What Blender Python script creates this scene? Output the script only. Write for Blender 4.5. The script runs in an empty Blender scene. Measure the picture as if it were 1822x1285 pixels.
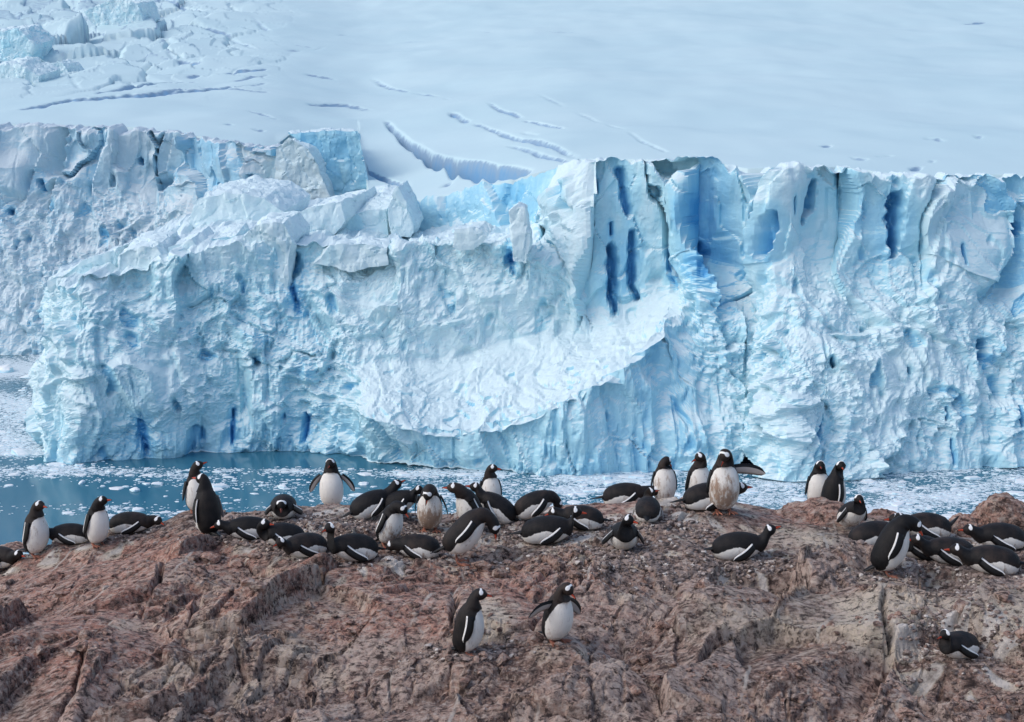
import bpy, bmesh, math, random
import numpy as np
from mathutils import Vector, Matrix, Quaternion, noise as mnoise

random.seed(7); RNG = np.random.default_rng(7)
scene = bpy.context.scene
COL = scene.collection
R = math.radians

# ------------------------------------------------------------------ camera
F, CX, CY, PITCH, CAMZ = 2800.0, 911.0, 642.5, R(10.0), 49.0
cam_d = bpy.data.cameras.new('camera')
cam_d.lens = 36.0 * F / 1822.0
cam_d.clip_start, cam_d.clip_end = 0.1, 20000
cam = bpy.data.objects.new('camera', cam_d)
cam.location = (0, 0, CAMZ)
cam.rotation_euler = (R(90) - PITCH, 0, 0)
COL.objects.link(cam)
scene.camera = cam

# ------------------------------------------------------------------ sky, sun, exposure
SUN_EL, SUN_AZ = R(46), R(-112)          # azimuth measured from +Y towards +X: light from the left, a little behind the camera
world = bpy.data.worlds.new('World'); scene.world = world
world.use_nodes = True
wn = world.node_tree.nodes; wl = world.node_tree.links
bg = wn['Background']
sky = wn.new('ShaderNodeTexSky'); sky.sky_type = 'NISHITA'; sky.sun_disc = False
sky.sun_elevation = SUN_EL; sky.sun_rotation = SUN_AZ
sky.air_density = 1.0; sky.dust_density = 2.2; sky.ozone_density = 1.0
wl.new(sky.outputs[0], bg.inputs[0]); bg.inputs[1].default_value = 0.15
sun_d = bpy.data.lights.new('sun', 'SUN'); sun_d.energy = 0.5; sun_d.angle = R(45); sun_d.color = (1.0, 0.97, 0.92)
sun = bpy.data.objects.new('sun', sun_d); COL.objects.link(sun)
sdir = Vector((math.sin(SUN_AZ) * math.cos(SUN_EL), math.cos(SUN_AZ) * math.cos(SUN_EL), math.sin(SUN_EL)))
sun.rotation_euler = (-sdir).to_track_quat('-Z', 'Y').to_euler()
sun.location = (-40, -20, 120)
scene.view_settings.view_transform = 'Standard'; scene.view_settings.look = 'None'
scene.view_settings.exposure = 0.43; scene.view_settings.gamma = 1.0

# ------------------------------------------------------------------ projection helpers (photo pixel <-> place)
CP, SP = math.cos(PITCH), math.sin(PITCH)
def ray(px, py):
    a = (np.asarray(px, float) - CX) / F; b = (CY - np.asarray(py, float)) / F
    return a + 0 * b, CP + SP * b + 0 * a, -SP + CP * b + 0 * a
def P(px, py, Y):
    dx, dy, dz = ray(px, py); t = np.asarray(Y, float) / dy
    return np.stack([t * dx, t * dy, CAMZ + t * dz], -1)
def to_px(X, Y, Z):
    z = Z - CAMZ; d = Y * CP - z * SP; u = Y * SP + z * CP
    return CX + F * X / d, CY - F * u / d
def water_Y(py):
    dx, dy, dz = ray(911, py); return CAMZ * dy / -dz

# ------------------------------------------------------------------ vector noise
def _hash(ix, iy, iz, seed):
    h = (ix.astype(np.uint32) * np.uint32(374761393)) ^ (iy.astype(np.uint32) * np.uint32(668265263)) ^ (iz.astype(np.uint32) * np.uint32(2246822519)) ^ np.uint32((seed * 3266489917) & 0xffffffff)
    h ^= h >> np.uint32(15); h *= np.uint32(2246822519); h ^= h >> np.uint32(13); h *= np.uint32(3266489917); h ^= h >> np.uint32(16)
    return h
def _f(h): return h.astype(np.float32) * np.float32(1.0 / 4294967296.0)
_G = np.array([[1,1,0],[-1,1,0],[1,-1,0],[-1,-1,0],[1,0,1],[-1,0,1],[1,0,-1],[-1,0,-1],[0,1,1],[0,-1,1],[0,1,-1],[0,-1,-1],[1,1,0],[-1,1,0],[0,-1,1],[0,-1,-1]], np.float32)
def perlin(x, y, z, seed=0):
    x = np.asarray(x, np.float32); y = np.asarray(y, np.float32) + 0 * x; z = np.asarray(z, np.float32) + 0 * x
    xi, yi, zi = np.floor(x), np.floor(y), np.floor(z)
    xf, yf, zf = x - xi, y - yi, z - zi
    xi, yi, zi = xi.astype(np.int32), yi.astype(np.int32), zi.astype(np.int32)
    fu = xf*xf*xf*(xf*(xf*6-15)+10); fv = yf*yf*yf*(yf*(yf*6-15)+10); fw = zf*zf*zf*(zf*(zf*6-15)+10)
    out = 0
    for dz in (0, 1):
        for dy in (0, 1):
            for dx in (0, 1):
                g = _G[_hash(xi+dx, yi+dy, zi+dz, seed) & np.uint32(15)]
                n = g[..., 0]*(xf-dx) + g[..., 1]*(yf-dy) + g[..., 2]*(zf-dz)
                out = out + n * (fu if dx else 1-fu) * (fv if dy else 1-fv) * (fw if dz else 1-fw)
    return out
def fbm(x, y, z, oct=4, seed=0, gain=0.5, lac=2.03, ridged=False):
    s = 0; a = 1.0; tot = 0
    for o in range(oct):
        n = perlin(np.asarray(x)*lac**o, np.asarray(y)*lac**o, np.asarray(z)*lac**o, seed+o*17)
        if ridged: n = 0.5 - np.abs(n)*1.4
        s = s + a*n; tot += a; a *= gain
    return s / tot
def worley(x, y, z, seed=0, dim=3):
    """F1, F2, cell random (3), offset from the cell centre (3)"""
    x = np.asarray(x, np.float32); y = np.asarray(y, np.float32) + 0*x; z = np.asarray(z, np.float32) + 0*x
    xi, yi, zi = np.floor(x).astype(np.int32), np.floor(y).astype(np.int32), np.floor(z).astype(np.int32)
    f1 = np.full(x.shape, 9.0, np.float32); f2 = f1.copy()
    hid = np.zeros(x.shape, np.uint32); ox = np.zeros_like(x); oy = ox.copy(); oz = ox.copy()
    for dz in ((-1, 0, 1) if dim == 3 else (0,)):
        for dy in (-1, 0, 1):
            for dx in (-1, 0, 1):
                h = _hash(xi+dx, yi+dy, zi+dz, seed)
                px = xi+dx + _f(h) - x; py = yi+dy + _f(h*np.uint32(747796405)+np.uint32(1)) - y
                pz = (zi+dz + _f(h*np.uint32(277803737)+np.uint32(7)) - z) if dim == 3 else 0*x
                d = px*px + py*py + pz*pz
                m = d < f1
                f2 = np.where(m, f1, np.minimum(f2, d))
                f1 = np.where(m, d, f1); hid = np.where(m, h, hid)
                ox = np.where(m, -px, ox); oy = np.where(m, -py, oy); oz = np.where(m, -pz, oz)
    r = [_f(hid*np.uint32(k)+np.uint32(3)) for k in (2891336453, 1597334677, 3812015801)]
    return np.sqrt(f1), np.sqrt(f2), r, (ox, oy, oz)
def sstep(a, b, x):
    t = np.clip((x-a)/(b-a), 0, 1); return t*t*(3-2*t)

# ------------------------------------------------------------------ object helpers
def tag(o, label=None, cat=None, group=None, kind=None):
    if label: o['label'] = label
    if cat: o['category'] = cat
    if group: o['group'] = group
    if kind: o['kind'] = kind
    return o
def link(name, me, mat=None, parent=None):
    o = bpy.data.objects.new(name, me); COL.objects.link(o)
    if mat is not None and not me.materials: me.materials.append(mat)
    if parent: o.parent = parent
    return o
def np_mesh(name, V, faces, attrs=None, smooth=False):
    """V (n,3), faces (m,k) with k constant"""
    me = bpy.data.meshes.new(name); V = np.ascontiguousarray(V, np.float32); faces = np.ascontiguousarray(faces, np.int32)
    m, k = faces.shape
    me.vertices.add(len(V)); me.vertices.foreach_set('co', V.ravel())
    me.loops.add(m*k); me.loops.foreach_set('vertex_index', faces.ravel())
    me.polygons.add(m); me.polygons.foreach_set('loop_start', np.arange(0, m*k, k, dtype=np.int32))
    me.polygons.foreach_set('loop_total', np.full(m, k, np.int32))
    me.polygons.foreach_set('use_smooth', np.full(m, smooth, bool))
    me.update(calc_edges=True)
    for n, a in (attrs or {}).items():
        at = me.attributes.new(n, 'FLOAT', 'POINT'); at.data.foreach_set('value', np.ascontiguousarray(a, np.float32).ravel())
    return me
def grid_faces(r, c, flip=False):
    i = np.arange(r*c).reshape(r, c)
    q = np.stack([i[:-1, :-1], i[:-1, 1:], i[1:, 1:], i[1:, :-1]], -1).reshape(-1, 4)
    return q[:, ::-1] if flip else q
def grid_mesh(name, G, attrs=None, smooth=False, flip=False):
    r, c = G.shape[:2]
    return np_mesh(name, G.reshape(-1, 3), grid_faces(r, c, flip), attrs, smooth)
def grid_normals(G):
    du = np.gradient(G, axis=1); dv = np.gradient(G, axis=0)
    n = np.cross(du, dv); n /= np.linalg.norm(n, axis=-1, keepdims=True) + 1e-9
    return n

# ------------------------------------------------------------------ material helpers
class M:
    def __init__(s, name):
        s.m = bpy.data.materials.new(name); s.m.use_nodes = True
        s.t = s.m.node_tree; s.b = s.t.nodes['Principled BSDF']
        s.b.inputs['Specular IOR Level'].default_value = 0.3
    def n(s, typ, **kw):
        nd = s.t.nodes.new(typ)
        for k, v in kw.items(): setattr(nd, k, v)
        return nd
    def L(s, a, b): s.t.links.new(a, b)
    def put(s, inp, v):
        if isinstance(v, (int, float, tuple)): inp.default_value = v
        else: s.L(v, inp)
    def attr(s, name): return s.n('ShaderNodeAttribute', attribute_name=name).outputs['Fac']
    def pos(s, scale=(1, 1, 1), rot=(0, 0, 0)):
        g = s.n('ShaderNodeNewGeometry'); mp = s.n('ShaderNodeMapping')
        mp.inputs['Scale'].default_value = scale; mp.inputs['Rotation'].default_value = rot
        s.L(g.outputs['Position'], mp.inputs[0]); return mp.outputs[0]
    def opos(s, scale=(1, 1, 1)):
        g = s.n('ShaderNodeTexCoord'); mp = s.n('ShaderNodeMapping'); mp.inputs['Scale'].default_value = scale
        s.L(g.outputs['Object'], mp.inputs[0]); return mp.outputs[0]
    def noise(s, vec, scale, detail=4, rough=0.55, dist=0.0):
        nd = s.n('ShaderNodeTexNoise'); nd.inputs['Scale'].default_value = scale; nd.inputs['Detail'].default_value = detail
        nd.inputs['Roughness'].default_value = rough; nd.inputs['Distortion'].default_value = dist
        s.L(vec, nd.inputs['Vector']); return nd.outputs['Fac']
    def voro(s, vec, scale, feature='F1', out='Distance'):
        nd = s.n('ShaderNodeTexVoronoi', feature=feature); nd.inputs['Scale'].default_value = scale
        s.L(vec, nd.inputs['Vector']); return nd.outputs[out]
    def math(s, op, a, b=0.0, c=0.0):
        nd = s.n('ShaderNodeMath', operation=op)
        s.put(nd.inputs[0], a); s.put(nd.inputs[1], b); s.put(nd.inputs[2], c); return nd.outputs[0]
    def ramp(s, x, lo, hi, a=0.0, b=1.0, smooth=False):
        nd = s.n('ShaderNodeMapRange', interpolation_type='SMOOTHSTEP' if smooth else 'LINEAR')
        s.put(nd.inputs[0], x); nd.inputs[1].default_value = lo; nd.inputs[2].default_value = hi
        s.put(nd.inputs[3], a); s.put(nd.inputs[4], b); return nd.outputs[0]
    def mix(s, f, a, b):
        nd = s.n('ShaderNodeMix', data_type='RGBA'); s.put(nd.inputs[0], f)
        for i, v in ((6, a), (7, b)): s.put(nd.inputs[i], v if not (isinstance(v, tuple) and len(v) == 3) else v+(1.0,))
        return nd.outputs[2]
    def bump(s, h, strength=0.5, dist=0.1, prev=None):
        nd = s.n('ShaderNodeBump'); nd.inputs['Strength'].default_value = strength; nd.inputs['Distance'].default_value = dist
        s.L(h, nd.inputs['Height'])
        if prev is not None: s.L(prev, nd.inputs['Normal'])
        s.L(nd.outputs[0], s.b.inputs['Normal']); return nd.outputs[0]
    def color(s, v): s.put(s.b.inputs['Base Color'], v if not (isinstance(v, tuple) and len(v) == 3) else v+(1.0,))
    def rough(s, v): s.put(s.b.inputs['Roughness'], v)
    def nz(s):
        g = s.n('ShaderNodeNewGeometry'); sp = s.n('ShaderNodeSeparateXYZ'); s.L(g.outputs['Normal'], sp.inputs[0]); return sp.outputs[2]

SNOW_C, PALE_C, BLUE_C, DEEP_C = (0.66, 0.805, 0.845), (0.44, 0.715, 0.81), (0.22, 0.54, 0.76), (0.07, 0.32, 0.62)
def ice_mat(name, SNOW_C=SNOW_C, PALE_C=PALE_C):
    k = M(name); p = k.pos()
    blue = k.attr('blue')
    n1 = k.noise(p, 0.12, 5, 0.6); n2 = k.noise(k.pos((1, 1, 0.25)), 0.7, 5, 0.65)
    f = k.math('ADD', blue, k.math('MULTIPLY', k.math('SUBTRACT', n1, 0.5), 0.5))
    f = k.math('ADD', f, k.math('MULTIPLY', k.math('SUBTRACT', n2, 0.5), 0.55))
    up = k.ramp(k.nz(), 0.25, 0.75, 0, 0.75, True)           # loose snow lies on the upward facing ice
    f = k.math('SUBTRACT', f, up)
    c = k.mix(k.ramp(f, 0.05, 0.45), SNOW_C, PALE_C)
    c = k.mix(k.ramp(f, 0.45, 1.0), c, BLUE_C)
    c = k.mix(k.ramp(f, 1.0, 1.6), c, DEEP_C)
    # thin dusty firn layers
    lay = k.noise(k.pos((0.05, 0.05, 1.6)), 1.0, 4, 0.7)
    c = k.mix(k.ramp(lay, 0.58, 0.72, 0, 0.14), c, (0.50, 0.56, 0.62))
    k.color(c); k.rough(0.55); k.b.inputs['Specular IOR Level'].default_value = 0.25
    b = k.bump(k.noise(p, 2.0, 6, 0.66), 0.42, 0.35)
    return k.m
ICE = ice_mat('glacier_ice'); ICE_GREY = ice_mat('grey_glacier_ice', (.60, .70, .75), (.42, .62, .73))  # greyer copy of the ice sets the back cliff apart by colour
def snow_mat():
    k = M('snow'); p = k.pos()
    c = k.mix(k.ramp(k.noise(p, 0.02, 4), 0.35, 0.65), (0.535, 0.715, 0.755), (0.585, 0.755, 0.785))
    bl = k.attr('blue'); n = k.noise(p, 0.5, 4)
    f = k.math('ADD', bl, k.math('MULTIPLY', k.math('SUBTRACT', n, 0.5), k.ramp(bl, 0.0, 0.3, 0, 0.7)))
    c = k.mix(k.ramp(f, 0.15, 0.5), c, (.27, .40, .53)); c = k.mix(k.ramp(f, 0.6, 1.2), c, (.16, .36, .58))  # blue ice; the shade of crevasse walls is painted into this darker tone
    k.color(c); k.rough(0.7); k.bump(k.noise(p, 0.25, 6, 0.6), 0.10, 0.5)
    return k.m
SNOW = snow_mat()

# ================================================================== THE SETTING
# ---------------------------------------------------------------- glacier snow slope above the cliffs
def interp(tab, x): return np.interp(x, [a for a, b in tab], [b for a, b in tab])
LOW = [(-500, 218), (0, 221), (50, 222), (240, 226), (330, 240), (420, 255), (490, 262), (512, 242), (520, 238), (637, 234), (646, 290), (656, 340), (720, 360), (800, 345), (860, 331), (940, 312), (1010, 296), (1030, 284), (1190, 286), (1240, 283), (1330, 300), (1440, 300), (1490, 297), (1590, 310), (1680, 316), (1720, 311), (1830, 311), (2300, 305)]
SNA = [(-500, 246), (0, 244), (330, 250), (470, 258), (560, 284), (650, 304), (720, 292), (800, 276), (860, 264), (930, 250), (1010, 238), (1150, 232), (1300, 228), (1500, 227), (2300, 230)]
_sp = np.arange(-700, 2600, 5.0); _sa = np.convolve(np.pad(interp(SNA, _sp), 15, mode='edge'), np.hanning(31)/np.hanning(31).sum(), 'valid')
def snow_Y(px, py):
    """distance of the snow slope seen at a photo pixel"""
    d = 300 - np.asarray(py, float)
    return np.interp(px, _sp, _sa) + .70*d + .0036*np.clip(d, 0, None)**2
def build_snow():
    nc, nr = 960, 300
    px = np.r_[np.linspace(-420, -30, 30, endpoint=False), np.linspace(-30, 1850, nc-60), np.linspace(1850, 2240, 31)[1:]][None, :] + np.zeros((nr, 1))
    q = np.linspace(0, 1, nr)[:, None]
    lo = interp(LOW, px); py = np.where(q < .3, lo + (205-lo)*(q/.3), 205 - (q-.3)/.7*245)
    G = P(px, py, snow_Y(px, py))
    X, Y, Z = G[..., 0].copy(), G[..., 1].copy(), G[..., 2].copy()
    blue = np.zeros_like(X)
    # gentle drifts; the upper left is a broken icefall
    Z += fbm(X/60, Y/90, 0, 3, 3) * 3.0 * sstep(0.0, 0.2, q) + fbm(X/14, Y/26, 0, 2, 9) * 0.35
    ice = sstep(560, 120, px) * sstep(190, 60, py)
    w = fbm(X/40, Y/60, 0, 3, 40)*0.8
    f1, f2, r, o = worley(X/26 + w, Y/55 + w, 0, 51, 2)
    Z += ice * ((r[0]-0.5)*6 + o[1]*r[1]*11 + o[0]*(r[2]-.5)*8 - 3.0*sstep(0.10, 0.0, f2-f1))
    f1, f2, r, o = worley(X/9 + w, Y/20, 0, 77, 2)
    Z += ice * ((r[0]-0.5)*2.0 + o[1]*r[1]*3.5)
    blue += ice * (0.55*sstep(0.14, 0.02, f2-f1)*r[2] + 0.25*sstep(.45, .8, r[1]))
    # crevasses: polyline in the slope, opening height (m), half length taper
    CREV = [
      ([(686,220),(720,243),(770,270),(830,289),(945,303)], 4.6, 1.1), ([(660,138),(700,152),(728,160)], 0.7, .5), ([(735,161),(782,170)], 0.35, .4), ([(790,172),(800,174)], .3, .4),
      ([(800,205),(835,214)], 1.1, .7), ([(840,216),(880,228),(925,245),(985,262),(1030,280)], 1.0, .8), ([(932,245),(965,252),(990,266)], 0.8, .8), ([(868,188),(885,197),(930,206)], 0.7, .6), ([(932,210),(965,216),(1003,228)], .9, .6),
      ([(902,257),(950,272),(1020,288)], 0.7, .7), ([(928,232),(957,240)], .4, .4), ([(958,170),(975,180),(1003,190)], .35, .3), ([(1025,195),(1070,213)], .3, .3), ([(1080,218),(1110,232)], .35, .3), ([(1118,236),(1150,255),(1188,271)], .4, .3),
      ([(545,188),(600,186),(662,196)], .6, .5), ([(440,195),(465,200),(494,210)], .6, .5), ([(540,128),(570,132),(600,138)], .5, .4),
      ([(32,200),(120,186),(210,180),(280,174),(345,160)], 1.3, .7), ([(240,180),(300,172),(400,160),(475,148)], .8, .5), ([(345,161),(420,164),(482,168)], .55, .4), ([(170,172),(230,158),(290,145),(350,142)], 1.4, .8), ([(330,132),(390,126),(475,122)], 1.2, .7), ([(410,140),(480,130)], .5, .4),
      ([(364,50),(400,56),(430,74),(455,88)], 1.3, .6), ([(450,35),(470,50),(482,58)], 1.2, .6), ([(8,25),(30,38),(50,48)], 1.4, .6), ([(70,40),(80,56)], 1.4, .6), ([(110,58),(126,74)], 1.2, .6), ([(125,138),(142,162)], 1.2, .5), ([(290,85),(320,108),(360,112)], 1.2, .6),
      ([(275,-4),(330,14),(362,20)], 2.2, 1), ([(600,62),(620,60)], .3, .3), ([(852,57),(878,57)], .25, .3), ([(1715,40),(1755,36)], .7, .3), ([(1645,247),(1682,251)], .35, .4), ([(1460,259),(1478,256)], .5, .4), ([(1515,282),(1545,284)], .35, .4), ([(1618,300),(1640,297)], .5, .4), ([(1732,245),(1748,247)], .3, .4), ([(1655,288),(1662,288)], .5, .5), ([(1560,277),(1590,275)], .25, .3),
      ([(785,330),(803,322)], .6, .4), ([(650,300),(690,315),(728,330)], 1.2, .6), ([(505,90),(540,90)], .3, .3), ([(555,90),(580,86)], .3, .3), ([(450,228),(470,230)], .4, .4), ([(710,73),(760,71)], .25, .3), ([(960,54),(1040,57)], .25, .3), ([(400,220),(415,222)], .3, .3), ([(520,80),(560,88)], .3, .3)]
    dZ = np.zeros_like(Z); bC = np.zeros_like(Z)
    def stamp(pts, A, bl):
        pts = np.array(pts, float); d = np.hypot(*np.diff(pts, axis=0).T); s = np.r_[0, np.cumsum(d)]; L = s[-1]
        order = np.argsort(pts[:, 0]); xs, ys, ss = pts[order, 0], pts[order, 1], s[order]
        m = (px > xs[0]) & (px < xs[-1])
        if not m.any(): return
        ly = np.interp(px[m], xs, ys); t = np.interp(px[m], xs, ss) / L
        jag = perlin(px[m]/16.0, 3.0, len(xs)*1.7, 5) * 2.0 + perlin(px[m]/5.0, 3.0, len(xs)*1.7, 6) * .7
        Yl = snow_Y(px[m], ly + jag)
        e = (4*t*(1-t))**0.6 * (0.75 + 0.6*perlin(px[m]/14, 9.0, 1.0, 8)); a = np.clip(A*e, 0, None)
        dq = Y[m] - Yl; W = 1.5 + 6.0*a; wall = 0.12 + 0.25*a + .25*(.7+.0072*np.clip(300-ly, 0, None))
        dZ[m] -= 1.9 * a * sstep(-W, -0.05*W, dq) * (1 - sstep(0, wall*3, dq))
        bC[m] = np.maximum(bC[m], bl * np.clip(a*2.2, 0, 1) * sstep(-3.0*wall, -.5*wall, dq) * (1 - sstep(wall*2.6, wall*3.4, dq)))  # crevasse walls get the painted shade tone
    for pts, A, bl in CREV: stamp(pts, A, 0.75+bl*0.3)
    kx = np.hanning(9)[1:-1]; kx /= kx.sum()
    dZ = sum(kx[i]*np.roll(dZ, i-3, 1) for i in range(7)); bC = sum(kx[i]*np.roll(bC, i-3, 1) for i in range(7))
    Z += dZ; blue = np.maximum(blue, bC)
    G = np.stack([X, Y, Z], -1)
    # the slope goes on uphill beyond the frame
    ext = []
    last = G[-1]
    for k, dY in enumerate((60, 160, 320, 600, 1100)):
        e = last.copy(); s = (last[:, 1] + dY) / last[:, 1]
        e[:, 0] *= s; e[:, 1] += dY; e[:, 2] += dY * (0.16 + 0.03*k); ext.append(e)
    # and its lip turns down behind the cliff edge
    lip = G[0].copy(); lip[:, 2] -= 2.5; lip[:, 1] -= 0.3
    G = np.concatenate([lip[None], G, np.stack(ext)], 0)
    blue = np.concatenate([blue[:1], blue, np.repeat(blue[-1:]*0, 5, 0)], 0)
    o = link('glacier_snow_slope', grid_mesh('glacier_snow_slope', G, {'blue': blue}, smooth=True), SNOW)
    tag(o, kind='structure')
build_snow()

# ---------------------------------------------------------------- ice cliffs
# zone values of a control point: cliff facets, rubble, base flutes, blue
C_, R_, B_, S_, D_ = (1, .10, 0), (0.05, 1, 0), (.10, .12, 1), (0, .25, 0), (0, .42, 0)
def curtain(name, cols, clefts, ncols, rows, seed, smooth_cols, rub=1.0, mat=None):
    """cols: control columns of (px, py, Y, zone, blue); every column has the same number of points"""
    k = len(cols); n = len(cols[0])
    W = np.array([[P(p[0], p[1], p[2]) for p in c] for c in cols])                    # world points of the control net
    Z4 = np.array([[list(p[3]) + [p[4]] for p in c] for c in cols], float)
    cx = np.array([c[n//2][0] for c in cols], float)
    arc = np.r_[0, np.cumsum(np.linalg.norm(np.diff(W[:, n//2, :2], axis=0), axis=1))]
    u = np.linspace(0, arc[-1], ncols)
    A = np.concatenate([W, Z4], -1)
    U = np.stack([[np.interp(u, arc, A[:, i, j]) for j in range(7)] for i in range(n)])   # n,7,ncols
    ker = np.hanning(smooth_cols*2+3); ker /= ker.sum()
    Us = np.empty_like(U)
    for i in range(n):
        for j in range(7):
            v = np.pad(U[i, j], len(ker)//2, mode='edge'); Us[i, j] = np.convolve(v, ker, 'valid')
    U = np.where(np.arange(n)[:, None, None] >= n-2, 0.7*U+0.3*Us, Us) if False else Us
    segs = []
    for i in range(n-1):
        t = np.linspace(0, 1, rows[i], endpoint=(i == n-2))[:, None, None]
        segs.append(U[i].T[None]*(1-t) + U[i+1].T[None]*t)
    Gd = np.concatenate(segs, 0); G = Gd[..., :3]; zc, zr, zb, bl = (Gd[..., 3+i] for i in range(4))
    r = G.shape[0]
    ks = 5; kk = np.hanning(ks+2)[1:-1]; kk /= kk.sum()                                # round the breaks between the tiers
    sm = sum(kk[i]*np.roll(G, i-ks//2, 0) for i in range(ks)); G[ks:-ks] = sm[ks:-ks]
    nrm = grid_normals(G); nrm[nrm[..., 1] > 0] *= -1
    nrm[..., 2] *= 0.5; nt = rows[-1]; nrm[-nt-25:, :, 2] *= np.concatenate([np.linspace(1, 0, 25), np.zeros(nt)])[:, None]
    X, Y, Z = G[..., 0], G[..., 1], G[..., 2]
    px, py = to_px(X, Y, Z)
    wx = fbm(X/14, Y/14, Z/20, 2, seed+1); wz = fbm(X/9, Y/9, Z/9, 2, seed+2)
    D = fbm(X/22, Y/22, Z/26, 4, seed) * 5.0
    # tall cracked columns with flat facets, standing forward of or behind one another
    f1, f2, q, o = worley(X/10.5 + wx*.7, Y/22, Z/44 + wz*.35, seed+3); sf = sstep(0, .05, f2-f1)
    D += zc * ((q[0]-.5)*4.6 + sf*(o[0]*(q[1]-.5)*17.0 + o[2]*(q[2]-.5)*9.0) - 1.2*sstep(.04, 0, f2-f1)*(q[2] > .5))
    blc = zc * (0.30*(q[1]-.35) + 0.30*sstep(.10, .0, f2-f1)*(q[2] > .5))
    f1, f2, q, o = worley(X/3.6 + wx, Y/8, Z/9.5 + wz, seed+4); sf = sstep(0, .06, f2-f1)
    D += (zc*.9 + zb*.6) * sf * ((q[0]-.5)*1.1 + o[0]*(q[1]-.5)*3.0 + o[2]*(q[2]-.5)*2.0)
    # hanging flutes at the foot
    D += zb * (fbm(X/1.8 + wx*2, Y/3, Z/9 + wz, 4, seed+5)*.9 + fbm(X/7+wx, Y/7, Z/9, 3, seed+6)*3.0)
    # rubble: broken lumps of every size, shattered in some places and packed smooth in others
    md = sstep(-.28, .30, fbm(X/11, Y/11, Z/9, 3, seed+30))*1.15+.25
    e = fbm(X/7+wx, Y/7, Z/9+wz, 5, seed+7, .58, ridged=True)
    a1 = fbm(X/3.1, Y/3.1, Z/3.1, 3, seed+31)*1.3; a2 = fbm(X/3.1, Y/3.1, Z/3.1, 3, seed+32)*1.3
    f1, f2, q, o = worley(X/4.6+wx+a1*.5, Y/4.6, Z/3.4+wz+a2*.5, seed+8); sf = sstep(0, .2, f2-f1)
    D += zr*rub*md*sf*(o[2]*(q[1]-.5)*2.6 + o[0]*(q[2]-.5)*3.2 + (q[0]-.5)*1.3)
    f1b, f2b, qb, ob = worley(X/9.5+wx*.8, Y/12, Z/8+wz*.6+X*.04, seed+38); D += zr*rub**2*sstep(0, .1, f2b-f1b)*(ob[2]*(qb[1]-.5)*5.0 + ob[0]*(qb[2]-.5)*6.5 + (qb[0]-.5)*1.6)
    hole = sstep(.80, .97, q[0])*sstep(.55, .2, f1)
    f1, f2, q, o = worley(X/1.3+a1, Y/1.5+wx, Z/.95+a2+X*.25, seed+9); sf = sstep(0, .2, f2-f1)
    D += (zr*md+.20*zb+.10*zc)*rub*sf*((q[0]-.5)*.45 + o[0]*(q[1]-.5)*.75 + o[2]*(q[2]-.5)*.7)
    blr = sstep(.16, .02, f2-f1)*.20*zr*md
    f1, f2, q, o = worley(X/.55+a2, Y/.62, Z/.5+a1, seed+10); D += (zr*md*.9+.2*zb+.06*zc)*rub*sstep(0, .3, f2-f1)*((q[0]-.5)*.20+o[2]*(q[1]-.5)*.28)
    D += zr*(e-.2)*2.6 + (zr*md+.4*zb)*fbm(X/1.1, Y/1.1, Z/1.3, 4, seed+11, .6)*.5
    # steep gullies down the rubble, pits where blocks fell out
    gul = fbm(X/3.2+wx*1.5, Y/8, Z/13+wz, 3, seed+12, ridged=True)
    D -= (zr*.6+zb*.5)*sstep(.22, .42, gul)*1.1
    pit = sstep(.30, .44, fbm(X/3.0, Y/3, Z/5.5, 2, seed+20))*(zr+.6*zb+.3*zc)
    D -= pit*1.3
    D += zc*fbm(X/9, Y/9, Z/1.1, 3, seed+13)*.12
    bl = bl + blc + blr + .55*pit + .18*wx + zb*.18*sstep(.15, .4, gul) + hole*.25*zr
    # clefts
    for ci, (x0, y0, x1, y1, w, dep) in enumerate(clefts):
        w = w*(.95 if ci < 12 else .62)
        vx, vy = x1-x0, y1-y0; L2 = vx*vx+vy*vy+1e-6
        jx = perlin(px/11, py/20, 1.0, 71)*w*.6
        t = np.clip(((px-x0)*vx+(py-y0)*vy)/L2, 0, 1)
        dd = np.hypot(px+jx-(x0+vx*t), py-(y0+vy*t)); ww = w*(.45+.75*np.sin(np.pi*np.clip(t*.8+.12, 0, 1)))
        m = np.clip(1.25-dd/ww, 0, 1)*sstep(0, .12, t)**.5*sstep(1.0, .9, t*.95)
        m = m*m*(3-2*m)
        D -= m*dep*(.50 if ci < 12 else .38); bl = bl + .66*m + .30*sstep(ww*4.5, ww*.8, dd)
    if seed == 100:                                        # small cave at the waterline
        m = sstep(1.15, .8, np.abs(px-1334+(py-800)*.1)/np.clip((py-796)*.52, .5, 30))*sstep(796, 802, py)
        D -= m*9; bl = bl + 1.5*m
    edge = np.ones(r); edge[0] = .6; nt = rows[-1]; edge[-nt:] = np.linspace(.8, .25, nt); bl = bl + .10
    G = G + nrm*(D*edge[:, None])[..., None]
    f1, f2, q, o = worley(X/3.4, Y/30, 0*Z, seed+60); w = np.concatenate([np.zeros(r-nt-45), np.linspace(0, 1, 45), np.ones(nt)])[:, None]      # chipped crest
    G[..., 2] += w*((q[0]-.62)*1.5*sstep(0, .25, f2-f1) + fbm(X/1.2, 0, Y/9, 3, seed+61)*.9)
    o = link(name, grid_mesh(name, G, {'blue': np.clip(bl, -.5, 2)}), mat or ICE)
    tag(o, kind='structure'); return o

def foot(py): return water_Y(py+6)
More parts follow.
